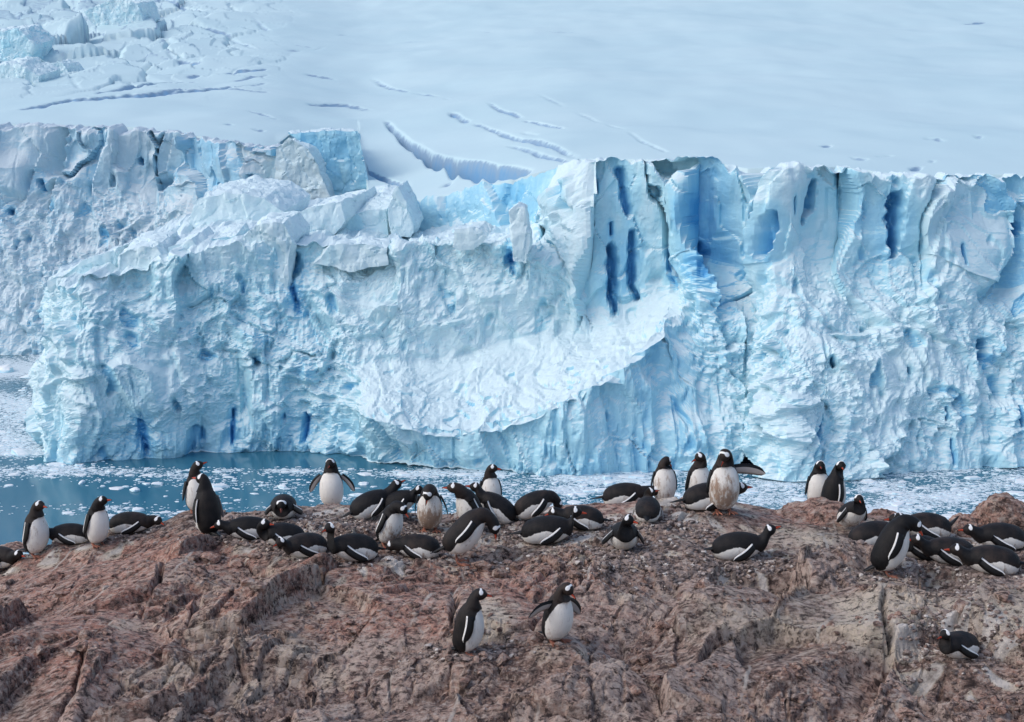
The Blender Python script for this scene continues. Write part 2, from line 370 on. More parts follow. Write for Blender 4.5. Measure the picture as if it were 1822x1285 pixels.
# px, foot, then (py, setback) tiers: ledge, slope, cliff base, crest, cap
FRONT = [
 # px  foot   p1              p2              p3              crest            cap            zones p0..p5               blue
 (2250, 815, (700, 3), (560, 9), (500, 13), (308, 15), (306, 20), (R_, R_, R_, C_, C_, S_), (.2, .2, .15, .4, .3, 0)),
 (1900, 820, (700, 3), (560, 9), (500, 13), (310, 15), (308, 20), (B_, R_, R_, C_, C_, S_), (.3, .2, .2, .4, .3, 0)),
 (1790, 826, (700, 3), (570, 8), (515, 13), (311, 15), (309, 20), (B_, R_, R_, C_, C_, S_), (.3, .2, .25, .6, .32, 0)),
 (1710, 832, (700, 3), (570, 8), (490, 13), (313, 15), (311, 20), (B_, R_, R_, C_, C_, S_), (.3, .15, .2, .3, .25, 0)),
 (1640, 838, (700, 4), (560, 9), (450, 14), (308, 15), (306, 20), (R_, R_, R_, C_, C_, S_), (.2, .08, .08, .05, -.05, 0)),
 (1570, 843, (700, 5), (560, 10), (458, 15), (307, 16), (305, 21), (R_, R_, R_, C_, C_, S_), (.15, .05, .08, .35, .25, 0)),
 (1500, 851, (700, 6), (540, 12), (430, 16), (297, 17), (295, 22), (R_, R_, R_, C_, C_, S_), (.2, .05, .1, .2, .15, 0)),
 (1460, 847, (720, 5), (540, 11), (420, 16), (299, 17), (297, 22), (B_, R_, R_, C_, C_, S_), (.4, .1, .1, .15, .1, 0)),
 (1410, 853, (740, 4), (540, 11), (450, 15), (299, 17), (297, 22), (B_, R_, R_, C_, C_, S_), (.25, .1, .1, .25, .05, 0)),
 (1375, 848, (740, 4), (560, 10), (470, 15), (300, 17), (298, 22), (B_, R_, R_, C_, C_, S_), (.35, .15, .15, .3, .1, 0)),
 (1335, 830, (730, 3), (580, 9), (480, 14), (301, 16), (299, 21), (B_, R_, R_, C_, C_, S_), (.5, .2, .2, .35, .0, 0)),
 (1290, 832, (720, 3), (590, 8), (470, 16), (292, 17), (290, 22), (B_, R_, R_, C_, C_, S_), (.4, .25, .4, .7, .35, 0)),
 (1240, 832, (700, 3), (560, 8), (440, 15), (283, 16), (281, 21), (B_, B_, R_, C_, C_, S_), (.4, .4, .4, .6, .4, 0)),
 (1190, 832, (575, 4), (520, 14), (480, 17), (286, 19), (284, 24), (B_, B_, D_, C_, C_, S_), (.45, .4, .2, .1, .0, 0)),
 (1100, 838, (665, 0.5), (575, 17), (530, 18), (286, 20), (284, 25), (B_, B_, D_, C_, C_, S_), (.42, .3, .0, .15, .05, 0)),
 (1040, 840, (692, -0.5), (600, 18), (560, 18), (284, 20), (282, 25), (B_, B_, D_, C_, C_, S_), (.4, .28, .0, .1, .0, 0)),
 (1000, 838, (715, -1.5), (590, 19), (480, 19), (395, 29), (296, 32), (B_, B_, D_, R_, C_, C_), (.4, .25, .0, .1, .2, .3)),
 (930, 835, (748, -2), (600, 18), (440, 19), (400, 34), (318, 37), (B_, B_, D_, R_, C_, C_), (.38, .25, .0, .15, .4, .45)),
 (860, 832, (762, -2), (620, 17), (430, 18), (402, 38), (332, 41), (B_, B_, D_, R_, D_, C_), (.38, .25, .0, .1, .45, .5)),
 (800, 830, (774, -2), (640, 15), (430, 18), (406, 42), (347, 45), (B_, B_, D_, R_, D_, C_), (.38, .22, .0, .1, .45, .5)),
 (720, 827, (762, -3), (640, 11), (435, 16), (414, 46), (360, 49), (B_, B_, D_, R_, D_, C_), (.38, .22, .0, .1, .35, .4)),
 (650, 816, (742, -4), (650, 7), (500, 14), (432, 17), (350, 66), (B_, B_, D_, R_, R_, S_), (.4, .3, .1, .1, .0, 0)),
 (610, 800, (720, 0), (640, 2), (500, 6), (440, 9), (350, 66), (B_, R_, R_, R_, R_, S_), (.6, .35, .2, .1, .0, 0)),
 (530, 796, (720, 0), (640, 1), (520, 4), (435, 7), (352, 55), (B_, R_, R_, R_, C_, S_), (.55, .35, .35, .35, .1, 0)),
 (430, 798, (720, 0), (640, 0), (520, 3), (425, 6), (356, 55), (B_, R_, R_, R_, C_, S_), (.55, .35, .3, .3, .05, 0)),
 (330, 801, (720, -1), (640, -1), (550, 2), (448, 6), (380, 50), (B_, R_, R_, R_, C_, S_), (.5, .25, .2, .2, .05, 0)),
 (230, 806, (710, -1), (640, -1), (560, 2), (480, 5), (432, 40), (B_, R_, R_, R_, R_, S_), (.5, .2, .15, .15, .05, 0)),
 (140, 818, (720, -1), (640, 0), (570, 2), (500, 5), (462, 40), (B_, R_, R_, R_, R_, S_), (.4, .15, .1, .1, .1, 0)),
]
def front_cols():
    cols = []
    for px, ft, p1, p2, p3, p4, p5, zs, bl in FRONT:
        y0 = foot(ft); pts = [(px, ft+6)] + [(px, q[0]) for q in (p1, p2, p3, p4, p5)]
        ys = [y0] + [y0 + q[1] for q in (p1, p2, p3, p4, p5)]
        cols.append([(pts[i][0], pts[i][1], ys[i], zs[i], bl[i]) for i in range(6)])
    # the left end turns round and runs back
    xs = [(92, 818), (70, 735), (78, 650), (92, 575), (96, 512), (110, 478)]; y0 = foot(814)
    zb = ((B_, R_, R_, R_, R_, S_), (.4, .1, .1, .1, .1, 0))
    for dpx, dY in ((0, 1), (4, 14), (22, 45), (45, 95)):
        cols.append([(x+dpx, (y if i else to_px(0, y0+dY, -1.0)[1]), y0 + dY + (0, 1, 2, 4, 6, 28)[i], zb[0][i], zb[1][i]) for i, (x, y) in enumerate(xs)])
    return cols[::-1]
CLEFTS = [(1241,352,1236,402,9,4),(1258,430,1278,540,11,4),(1252,470,1246,500,9,3),(1455,318,1446,398,6,6),(1486,296,1491,390,6,7),(1592,335,1588,455,12,8),(1386,372,1372,455,8,5),(1091,430,1092,560,10,6),(1104,296,1120,385,8,5),(1126,405,1128,530,8,5),
 (1757,600,1750,645,9,7),(1808,385,1812,420,7,4),(528,446,522,492,16,7),(519,505,532,560,8,3),(902,425,914,490,8,3),(1346,756,1350,770,9,4),
 (1479,636,1481,655,4,5),(1618,652,1620,665,4,4),(1690,722,1692,750,3,4),(246,738,262,800,14,3),(541,735,540,790,6,3),(418,730,414,795,5,3),
 (1700,780,1706,835,3,3),(1810,720,1815,760,3,4),(1025,300,1030,370,4,4),(1064,310,1068,345,3,3),(1090,395,1092,420,4,3),(1455,752,1440,800,8,3),(1200,470,1205,500,6,4),(1188,440,1190,520,5,3),(1700,430,1702,470,4,3),(1415,350,1420,380,4,3),]
curtain('glacier_front_cliff', front_cols(), CLEFTS, 1020, (110, 80, 60, 80, 38), 100, 8)

# the farther cliff band behind it on the left
def back_cols():
    T = [(-500, 628, 520, 420, 300, 219), (-150, 628, 520, 420, 300, 221), (20, 629, 520, 420, 305, 221), (60, 629, 520, 420, 300, 222), (150, 630, 520, 420, 300, 227), (240, 632, 520, 420, 335, 227), (300, 632, 520, 430, 330, 233), (340, 632, 520, 430, 335, 241), (420, 632, 520, 430, 345, 256), (500, 632, 520, 430, 350, 262), (560, 632, 520, 430, 360, 268), (600, 632, 520, 440, 370, 300), (700, 632, 520, 450, 390, 340)]
    cols = []
    for px, ft, a, b, c, d in T:
        y0 = water_Y(ft+3) + np.interp(px, [300, 340, 420, 500, 560, 600], [0, -4, -12, -14, -6, 0])
        cols.append([(px, ft+3, y0, R_, .3), (px, a, y0+4, R_, .12), (px, b, y0+9, R_, .1), (px, c, y0+15, C_, .3), (px, d, y0+17, C_, .2), (px, d-3, y0+22, S_, 0)])
    return cols
BACKCLEFT = [(70,318,74,338,6,5),(15,370,20,380,6,5),(493,270,505,292,5,5),(447,310,452,325,4,5),(245,280,250,292,4,4),(385,325,388,338,4,3),(560,330,563,342,4,4)]
curtain('glacier_back_cliff', back_cols(), BACKCLEFT, 420, (50, 50, 55, 45, 6), 300, 5, .8, ICE_GREY)

# ---------------------------------------------------------------- water
def brash_density(px, py):
    """how thickly small ice lies on the water, as the photo shows it"""
    n = fbm(px/140, py/28, 0, 4, 900)
    d = np.where(px > 880, .73, .34) + n*.9
    d = np.where((px > 640) & (px <= 900), .28 + n*.8 + (px-640)/260*.45, d)
    d = d - 1.2*sstep(838, 820, py)*sstep(170, 230, px)*sstep(720, 640, px)         # clear strip along the ice foot
    d = d - .3*sstep(330, 250, px)*sstep(846, 856, py + (px*.03))*sstep(905, 890, py)
    d = d + .40*sstep(420, 250, px)*sstep(822, 830, py)*sstep(856, 846, py)
    d = d - .8*sstep(170, 120, px)*sstep(915, 925, py)
    d = d + .45*sstep(110, 60, px)*sstep(830, 800, py)
    d = d + .35*sstep(12, 0, np.abs(py-(836+(px-400)*.02)))*(px > 380)*(px < 900)
    return np.clip(d, 0, 1)
def build_water():
    xs = np.r_[-6000, -1500, -500, -200, np.linspace(-130, 110, 500), 200, 500, 1500, 6000]
    ys = np.r_[-4000, -500, 0, 60, 100, np.linspace(125, 330, 380), 400, 700, 1500, 6000]
    X, Y = np.meshgrid(xs, ys); px, py = to_px(X, np.maximum(Y, 90), 0*X)
    d = brash_density(px, py)
    me = grid_mesh('water', np.stack([X, Y, 0*X], -1), {'brash': d}, smooth=True)
    k = M('sea_water'); p = k.pos()
    br = k.attr('brash')
    n = k.noise(p, 1.3, 5, 0.75); n2 = k.noise(p, 5.0, 3, .6)
    v = k.math('ADD', k.math('MULTIPLY', n, .7), k.math('MULTIPLY', n2, .3))
    thr = k.math('SUBTRACT', 0.74, k.math('MULTIPLY', br, 0.36))
    f = k.ramp(k.math('SUBTRACT', v, thr), 0.0, 0.05)
    k.color(k.mix(f, (0.040, 0.160, 0.235), (0.66, 0.74, 0.79)))
    k.rough(k.ramp(f, 0, 1, 0.10, 0.6)); k.b.inputs['IOR'].default_value = 1.33; k.b.inputs['Specular IOR Level'].default_value = 0.5
    h = k.math('ADD', k.math('MULTIPLY', k.noise(k.pos((1, .5, 1)), .9, 3), .4), k.math('MULTIPLY', f, .6))
    k.bump(h, 0.25, 0.12)
    tag(link('water', me, k.m), kind='structure')
build_water()
def floe_mat():
    k = M('floating_ice'); p = k.pos()
    up = k.ramp(k.nz(), .1, .8)
    c = k.mix(k.noise(p, .6, 3), (.74, .80, .84), (.88, .89, .90)); c = k.mix(up, (.50, .74, .84), c)
    k.color(c); k.rough(.5); k.bump(k.noise(p, 5, 4), .4, .08); return k.m
FLOE = floe_mat()
def build_brash():
    X = RNG.uniform(-80, 75, 150000); Y = 128 + (RNG.uniform(0, 1, 150000)**1.3)*165
    px, py = to_px(X, Y, 0*X)
    foot_py = np.interp(px, [-400, 60, 75, 150, 230, 430, 610, 640, 700, 1000, 1100, 1200, 1330, 1380, 1420, 1510, 1700, 1822, 2300], [634, 640, 818, 822, 808, 802, 802, 818, 830, 842, 842, 836, 836, 856, 858, 856, 838, 828, 820])
    keep = (px > -150) & (px < 1990) & (py > foot_py+1) & (py < 990)
    den = brash_density(px, py); keep &= RNG.uniform(0, 1, len(X)) < den**1.5*1.1
    X, Y = X[keep], Y[keep]; n = min(len(X), 22000); X, Y = X[:n], Y[:n]
    size = .09 + RNG.pareto(2.6, n)*.11; size = np.minimum(size, .9)
    ang = np.linspace(0, 2*np.pi, 6, endpoint=False)
    rad = size[:, None]*RNG.uniform(.6, 1.2, (n, 6)); th = ang[None]+RNG.uniform(0, 6.28, (n, 1))
    st = RNG.uniform(.9, 1.9, n)[:, None]
    bx = X[:, None]+rad*np.cos(th)*st; by = Y[:, None]+rad*np.sin(th); hh = (size*RNG.uniform(.08, .38, n))[:, None]
    bot = np.stack([bx, by, np.full_like(bx, -.05)], -1)
    top = np.stack([X[:, None]+(bx-X[:, None])*.82, Y[:, None]+(by-Y[:, None])*.82, hh*RNG.uniform(.6, 1.2, (n, 6))], -1)
    apex = np.stack([X, Y, hh[:, 0]*1.15], -1)[:, None]
    V = np.concatenate([bot, top, apex], 1).reshape(-1, 3)
    f = []
    for i in range(6):
        j = (i+1) % 6; f += [(i, j, 6+j), (i, 6+j, 6+i), (6+i, 6+j, 12)]
    f = np.array(f); Fc = (f[None]+13*np.arange(n)[:, None, None]).reshape(-1, 3)
    tag(link('brash_ice', np_mesh('brash_ice', V, Fc), FLOE), 'small white brash ice scattered over the blue water', 'brash ice', kind='stuff')
build_brash()

# ---------------------------------------------------------------- rock
SIL = [(-600, 1090), (-150, 1040), (0, 1006), (40, 991), (90, 976), (150, 958), (215, 944), (290, 927), (330, 914), (400, 914), (480, 908), (530, 899), (620, 899), (700, 906), (780, 915), (860, 912), (920, 915), (980, 899), (1060, 894), (1160, 890), (1250, 890), (1340, 907), (1400, 914), (1500, 912), (1600, 920), (1680, 930), (1740, 925), (1822, 925), (2100, 930), (2500, 960)]
YC = 19.7
_sx = P(np.array([a for a, b in SIL], float), np.array([b for a, b in SIL], float), YC)
def base_height(X, Y):
    zc = np.interp(X*YC/np.clip(Y, 14, 22)*1.0, _sx[:, 0], _sx[:, 2])
    z15 = 43.50 - .30*sstep(-1.5, -6.5, X) + 0.06*np.sin(X*1.1+.6)
    t = (Y-15.0)/(YC-15.0)
    top = z15 + (zc-z15)*np.clip(t, 0, 1.0)
    top += np.where(t < 0, (Y-15.0)*0.20 - .03*np.clip(15-Y, 0, 3)**2, 0)
    # under the camera the ground climbs again
    near = 43.50 + (11.4-Y)*.33
    top = np.where(Y < 11.4, np.maximum(top, near-.6), top)
    d = np.clip(Y-YC, 0, None)
    top -= .34*d + .12*np.minimum(d, 4)**2 + .55*np.clip(d-2, 0, None)
    e = np.clip(np.abs(X)-9, 0, None); top -= .35*e + .004*e*e
    return np.maximum(top, -2.0)
def wpt(px, py, Y): return P(px, py, Y)[:2]
BUMPS = []   # photo pixel on the 43.5 m level, radii (m), height, turn
def lvl(px, py, z=43.5):
    dx, dy, dz = ray(px, py); t = (z-CAMZ)/dz; return float(t*dx), float(t*dy)
for px, py, rx, ry, a, rot in ((1340, 1085, .85, .55, .26, 20), (1180, 1150, .8, .45, -.20, 20), (1590, 1070, .65, .40, .22, 0), (1625, 1165, .9, .40, -.16, 0), (1760, 1110, .5, .5, .12, 0), (1010, 1220, 1.0, .35, .14, 15), (1240, 1255, .8, .35, .16, -10), (640, 1240, 1.3, .4, .18, 10), (250, 1100, 1.4, .8, .10, 20), (350, 1180, 1.0, .3, -.12, 25), (700, 1130, 1.0, .5, -.10, 15), (880, 1105, .5, .6, .10, 0), (1010, 1010, .9, .3, .05, 0), (90, 1200, .8, .6, .12, 30), (1480, 1230, .8, .4, -.12, 0), (1700, 1240, 1.0, .5, .16, 0), (480, 1080, .9, .5, .10, 30), (1330, 905, .45, .35, .05, 0)):
    BUMPS.append(lvl(px, py)+(rx, ry, a, R(rot)))
def macro(X, Y):
    z = base_height(X, Y)
    for bx, by, rx, ry, a, ro in BUMPS:
        c, s = math.cos(ro), math.sin(ro); u = ((X-bx)*c+(Y-by)*s)/rx; v = (-(X-bx)*s+(Y-by)*c)/ry
        q = u*u+v*v; z = z + a*np.exp(-q**1.4)
    return z
def detail(X, Y):
    w1 = fbm(X/1.6, Y/1.6, 0, 4, 11); w2 = fbm(X/1.6, Y/1.6, 5, 4, 12)
    c, s = math.cos(R(60)), math.sin(R(60)); U = X*c+Y*s + w1*.38; V = -X*s+Y*c + w2*.38
    h = fbm(X/2.2, Y/2.2, 0, 3, 21)*.26
    rough = sstep(-.12, .2, fbm(X/1.9, Y/1.9, 3, 3, 27))*.95+.22       # smooth slabs beside shattered ground
    f1, f2, r, o = worley(U/1.5, V/.95, 0, 31, 2); e = f2-f1; k = sstep(0, .10, e)
    h += k*((r[0]-.45)*.17 + o[0]*(r[1]-.5)*.68 + o[1]*(r[2]-.5)*.58) - .09*sstep(.06, 0, e)*(r[1] > .3)
    crack = sstep(.03, 0, e)*(r[1] > .3); tone = (r[2]-.5)*1.2
    f1, f2, r, o = worley(U/.50, V/.30, 0, 32, 2); e = f2-f1; k = sstep(0, .12, e)
    h += rough*(k*((r[0]-.5)*.07 + o[0]*(r[1]-.5)*.24 + o[1]*(r[2]-.5)*.22) - .045*sstep(.14, 0, e))
    crack = np.maximum(crack, .6*sstep(.07, 0, e)*rough); tone = tone+(r[1]-.5)*.8
    f1, f2, r, o = worley(U/.18, V/.12, 0, 33, 2); e = f2-f1; k = sstep(0, .25, e)
    h += rough*(k*((r[0]-.5)*.034 + o[0]*(r[1]-.5)*.060 + o[1]*(r[2]-.5)*.055) - .012*sstep(.2, 0, e))
    st = fbm(U/.9, V/.07, 0, 4, 41, .6); h += st*.025*rough
    h += fbm(X/.14, Y/.14, 0, 3, 43, .6)*.030*rough
    tone = tone+(r[0]-.5)*.5*rough
    return h, crack, tone
SPOTS = []       # (x, y, z, radius): level places where something stands
def spot_blend(X, Y, h):
    for x, y, z, r in SPOTS:
        x0, x1 = np.searchsorted(XS, [x-r*2.2, x+r*2.2]); y0, y1 = np.searchsorted(YS, [y-r*2.2, y+r*2.2])
        sl = (slice(y0, y1), slice(x0, x1)); d = np.hypot(X[sl]-x, (Y[sl]-y)*1.0)/r
        w = 1-sstep(.75, 2.0, d); h[sl] = h[sl]*(1-w)+z*w
    return h
def hit_macro(px, py):
    dx, dy, dz = (float(a) for a in ray(px, py)); ts = np.linspace(9, 26, 3400)
    X, Y, Z = ts*dx, ts*dy, CAMZ+ts*dz; g = macro(X, Y); i = int(np.argmax(Z <= g))
    return (X[i], Y[i], float(g[i])) if (Z <= g).any() else None
def grow(a, d0, n, k=1.35):
    out = []; d = d0
    for _ in range(n): a += d; out.append(a); d *= k
    return out
XS = np.r_[[-v for v in grow(7.0, .05, 18, 1.42)][::-1], np.arange(-7.0, 7.0, .0165), grow(7.0, .05, 18, 1.42)]
YS = np.r_[np.linspace(-6, 11.5, 24), np.arange(11.6, 21.2, .0255), grow(21.2, .06, 18, 1.45)]

# ================================================================== PENGUINS
# px, py of where it stands, heading (0 right, -90 towards the camera, 180 left), body pitch, neck (forward, up), head turn, head pitch, size, (flipper splay left, right), stain, label
def pg(px, py, yaw, pitch, neck, hy, hp, size, fl, stain, label, tail=0): return dict(px=px, py=py, yaw=yaw, pitch=pitch, neck=neck, hy=hy, hp=hp, size=size, fl=fl, stain=stain, label=label, tail=tail)
PENG = [
 pg(-4, 1012, -20, 12, (.10, .05), 0, 0, 1.0, (4, 4), 0, 'penguin cut off by the left edge beside the small snow patch'),
 pg(66, 991, -22, 82, (.045, .115), -6, 2, 1.08, (6, 6), 0, 'leftmost standing penguin, facing right at the low end of the ridge'),
 pg(174, 972, -38, 79, (.07, .10), 25, 14, 1.0, (4, 4), 0, 'penguin standing with bill stretched right, beside a lying penguin near the left'),
 pg(226, 947, 8, 6, (.13, .02), -35, -15, .98, (5, 5), 0, 'penguin lying flat right behind the second standing penguin from the left'),
 pg(131, 966, 188, 6, (.10, .02), 0, -20, .95, (4, 4), 0, 'dark back of a penguin lying just over the ridge, between the two leftmost standing penguins'),
 pg(350, 904, -55, 86, (.03, .13), 75, 22, 1.0, (6, 8), 0, 'white-breasted penguin standing half hidden behind a black-backed one at the water edge'),
 pg(370, 953, 132, 80, (.03, .12), 25, 5, 1.13, (6, 10), 0, 'penguin standing with its black back to us, in front of a white-breasted one'),
 pg(447, 957, -158, 7, (.11, .05), -10, -12, .98, (8, 8), 0, 'penguin lying with head low to the left, right of the black-backed standing one'),
 pg(505, 926, -92, 10, (.02, .07), 0, -35, 1.05, (12, 12), 0, 'round penguin lying head-on towards us on the ridge, left of the wings-out penguin'),
 pg(510, 973, -155, 12, (.03, .12), 145, 5, .98, (6, 6), 0, 'lying penguin looking back over its shoulder with bill to the right'),
 pg(549, 989, -152, 8, (.09, .075), 8, -10, 1.0, (8, 8), 0, 'penguin lying in front of the one that looks back over its shoulder'),
 pg(590, 898, -90, 88, (.045, .105), -8, -12, 1.04, (42, 38), .05, 'penguin standing face-on with both flippers held out on the ridge'),
 pg(656, 927, 18, 22, (.13, .12), 0, 24, 1.02, (6, 6), 0, 'penguin lying with bill raised to the right, just right of the wings-out penguin'),
 pg(636, 999, -160, 14, (.05, .19), 20, -5, 1.08, (10, 10), .35, 'dirty-breasted penguin on a nest with neck held straight up, lowest of the left group'),
 pg(695, 975, -38, 66, (.10, .02), 10, -42, 1.0, (6, 6), .7, 'penguin stooping to the right with an orange-stained belly'),
 pg(704, 928, 5, 25, (.07, .09), -20, -5, .98, (5, 5), 0, 'dark penguin lying behind the orange-bellied stooping one'),
 pg(765, 945, -88, 74, (.10, .01), -35, -62, 1.08, (18, 6), 1.0, 'penguin bowing towards us with a mud-brown soiled front'),
 pg(750, 991, 178, 7, (.10, -.01), 0, -22, .98, (8, 8), .1, 'penguin lying with head tucked left, between the stained pair and the hunched one'),
 pg(826, 1003, 2, 46, (.12, -.09), -25, -75, 1.18, (14, 12), .1, 'big hunched penguin preening with head tucked down to the right'),
 pg(838, 948, -150, 62, (.10, .08), -30, 4, 1.06, (10, 14), .35, 'penguin leaning left with an orange patch on its white belly, behind the hunched one'),
 pg(884, 938, 168, 34, (.08, .12), 10, 12, 1.0, (10, 10), .3, 'dark dirty penguin crouched in front of a small upright one, head to the left'),
 pg(873, 914, -72, 86, (.03, .11), 60, 2, .92, (5, 5), 0, 'small upright penguin with clean white breast rising behind a dark crouched one'),
 pg(948, 931, 12, 26, (.09, -.07), 10, -55, 1.0, (6, 6), 0, 'penguin bent over with its head out of sight, alone against the water mid-frame'),
 pg(966, 966, 4, 9, (.07, .15), -8, 0, 1.15, (10, 10), 0, 'nesting penguin with upright neck and red bill to the right, before a black one'),
 pg(1040, 941, 177, 9, (.10, .04), 0, -15, 1.02, (6, 6), 0, 'black penguin lying with head left, behind the red-billed nesting one'),
 pg(1105, 892, 4, 10, (.15, .03), 0, 8, 1.08, (10, 10), 0, 'penguin lying stretched to the right along the skyline with tail to the left'),
 pg(1152, 931, 80, 10, (.0, .13), -65, 10, .95, (6, 6), 0, 'black penguin sitting with its back to us and bill turned right'),
 pg(1110, 983, -92, 22, (.0, .14), 62, -4, 1.08, (10, 14), .15, 'brown-fronted penguin sitting on a pebble nest facing us, bill turned right'),
 pg(1182, 890, -82, 87, (.0, .07), 120, -35, 1.04, (4, 8), .2, 'penguin standing face-on with its head turned away, left of the upright trio'),
 pg(1243, 888, -65, 84, (.03, .12), -95, -22, 1.05, (4, 6), .1, 'middle penguin of the upright trio, bill pointing down to the left'),
 pg(1287, 924, -82, 86, (.055, .10), -48, -50, 1.25, (86, 6), .75, 'tallest penguin of the upright trio, soiled belly and one flipper stuck out right'),
 pg(1252, 911, 3, 9, (.14, .05), 0, 6, 1.18, (6, 6), 0, 'penguin lying behind the legs of the tallest standing one, bill to the right'),
 pg(1305, 995, 4, 9, (.10, .13), 0, 24, 1.12, (10, 12), 0, 'penguin on a pebble nest with bill lifted right, alone below the upright trio'),
 pg(1456, 897, -82, 87, (.045, .10), -12, -5, 1.0, (4, 4), 0, 'white-fronted penguin of the close pair on the mound, left of the two'),
 pg(1480, 911, 28, 76, (.03, .13), -112, -4, 1.08, (6, 8), 0, 'penguin of the close pair seen from behind with long tail to the left'),
 pg(1515, 946, -68, 34, (.0, .12), -10, -5, .95, (4, 4), .5, 'stained penguin sitting between the close pair and the quarrelling ones'),
 pg(1545, 977, 8, 14, (.10, .12), 0, 4, 1.08, (12, 14), 0, 'nesting penguin touching red bills with the one lying to its right'),
 pg(1655, 958, 179, 10, (.14, .06), 0, 3, 1.12, (10, 12), 0, 'dark penguin lying on the skyline with bill pointing left and tail raised', 45),
 pg(1583, 1024, 4, 64, (.11, .0), -6, -48, 1.22, (10, 10), 0, 'large penguin standing bent over a ledge with red bill pointing down right'),
 pg(1696, 1003, 176, 9, (.12, .09), 0, 3, 1.1, (10, 10), 0, 'penguin lying with open red bill pointing left, just right of the bent-over one'),
 pg(1772, 1020, 174, 8, (.12, .07), 0, 4, 1.15, (8, 8), 0, 'lowest penguin of the right-hand group, lying with red bill to the left'),
 pg(1786, 976, 176, 8, (.12, .06), 0, 4, 1.12, (10, 10), 0, 'penguin lying with bill left in front of the rock block at the right edge'),
 pg(1640, 993, 186, 8, (.09, -.01), 0, -25, 1.0, (6, 6), 0, 'dark penguin lying low, half hidden behind the bent-over one'),
 pg(832, 1163, 4, 76, (.055, .115), 0, -6, 1.05, (5, 5), .1, 'left of the two walking penguins on the bare rock below, flippers down'),
 pg(990, 1143, -46, 74, (.06, .10), 16, -38, 1.05, (55, 86), 0, 'right of the two walking penguins on the bare rock below, flippers spread'),
 pg(1708, 1170, -152, 12, (.01, .12), -10, -8, .98, (8, 8), 0, 'penguin sitting alone on a nest at the lower right'),
]
for q in PENG:
    h = hit_macro(q['px'], q['py']) or (lvl(q['px'], q['py']) + (43.4,))
    q['at'] = h; SPOTS.append((h[0], h[1], h[2] + (.035 if q['py'] < 935 else 0), .22 if q['pitch'] > 35 else .27))
STONES = [  # px, py, size, squash, label
 (455, 992, .17, .55, 'pale flat stone lying below the left penguin group'), (418, 1008, .16, .85, 'round brown stone below the left penguin group'), (372, 998, .22, .8, 'broad brown stone below the back-turned standing penguin'), (905, 1003, .12, .5, 'flat pale stone right of the hunched penguin'), (1130, 1232, .14, .7, 'dark stone low on the bare rock slope right of centre')]
for s in STONES: 
    pass

def build_rock():
    X, Y = np.meshgrid(XS, YS)
    z = macro(X, Y); dense = sstep(11.0, 12.0, Y)*sstep(26, 22, Y)*sstep(14, 8, np.abs(X))
    h, crack, st = detail(X, Y)
    amp = .22 + .78*sstep(19.7, 17.4, Y)
    z = z + h*dense*amp
    z += (1-dense)*fbm(X/6, Y/6, 0, 4, 66)*1.5*sstep(6, 20, np.hypot(X, np.clip(Y-12, 0, None)))
    z = spot_blend(X, Y, z)
    px, py = to_px(X, np.maximum(Y, 8), z)
    n = fbm(X/.8, Y/.8, 0, 4, 81); n2 = fbm(X/.35, Y/.35, 0, 3, 82)
    def blob(cx, cy, rx, ry): return np.exp(-(((px-cx)/rx)**2+((py-cy)/ry)**2))
    guano = (blob(860, 1105, 60, 45)*.9 + blob(1400, 1110, 230, 70)*.55 + blob(1560, 1100, 70, 60)*.9 + blob(1430, 960, 90, 25)*.9 + blob(1700, 1080, 120, 60)*.5 + blob(450, 1100, 220, 90)*.5 + blob(960, 960, 220, 40)*.35 + blob(1800, 1130, 60, 60)*.6 + blob(380, 1235, 160, 70)*.4) + n*1.0
    red = sstep(0, .5, blob(250, 1010, 260, 50)+blob(700, 1060, 300, 60)*1.1+blob(1050, 900, 160, 40)*.6+blob(130, 1150, 200, 90)*.6+blob(1440, 925, 90, 14)+n2*.5)
    for q in PENG:                                          # droppings squirted outwards from the nests
        if q['pitch'] > 35: continue
        x, y = q['at'][:2]; x0, x1 = np.searchsorted(XS, [x-.8, x+.8]); y0, y1 = np.searchsorted(YS, [y-.8, y+.8]); sl = (slice(y0, y1), slice(x0, x1))
        dx, dy = X[sl]-x, Y[sl]-y; rr = np.hypot(dx, dy); an = np.arctan2(dy, dx)
        guano[sl] += 2.6*sstep(.05, .25, perlin(np.cos(an)*3.1+x*5, np.sin(an)*3.1+y*5, rr*1.2, 88))*sstep(.20, .30, rr)*sstep(.80, .45, rr)
        crack[sl] = np.maximum(crack[sl], .95*sstep(.75, .30, rr)*sstep(-.15, .2, n[sl]+n2[sl]))
    me = grid_mesh('rock_ground', np.stack([X, Y, z], -1), {'guano': guano, 'red': red, 'crack': crack*dense, 'strata': st})
    tag(link('rock_ground', me, ROCK), kind='structure')
    return z
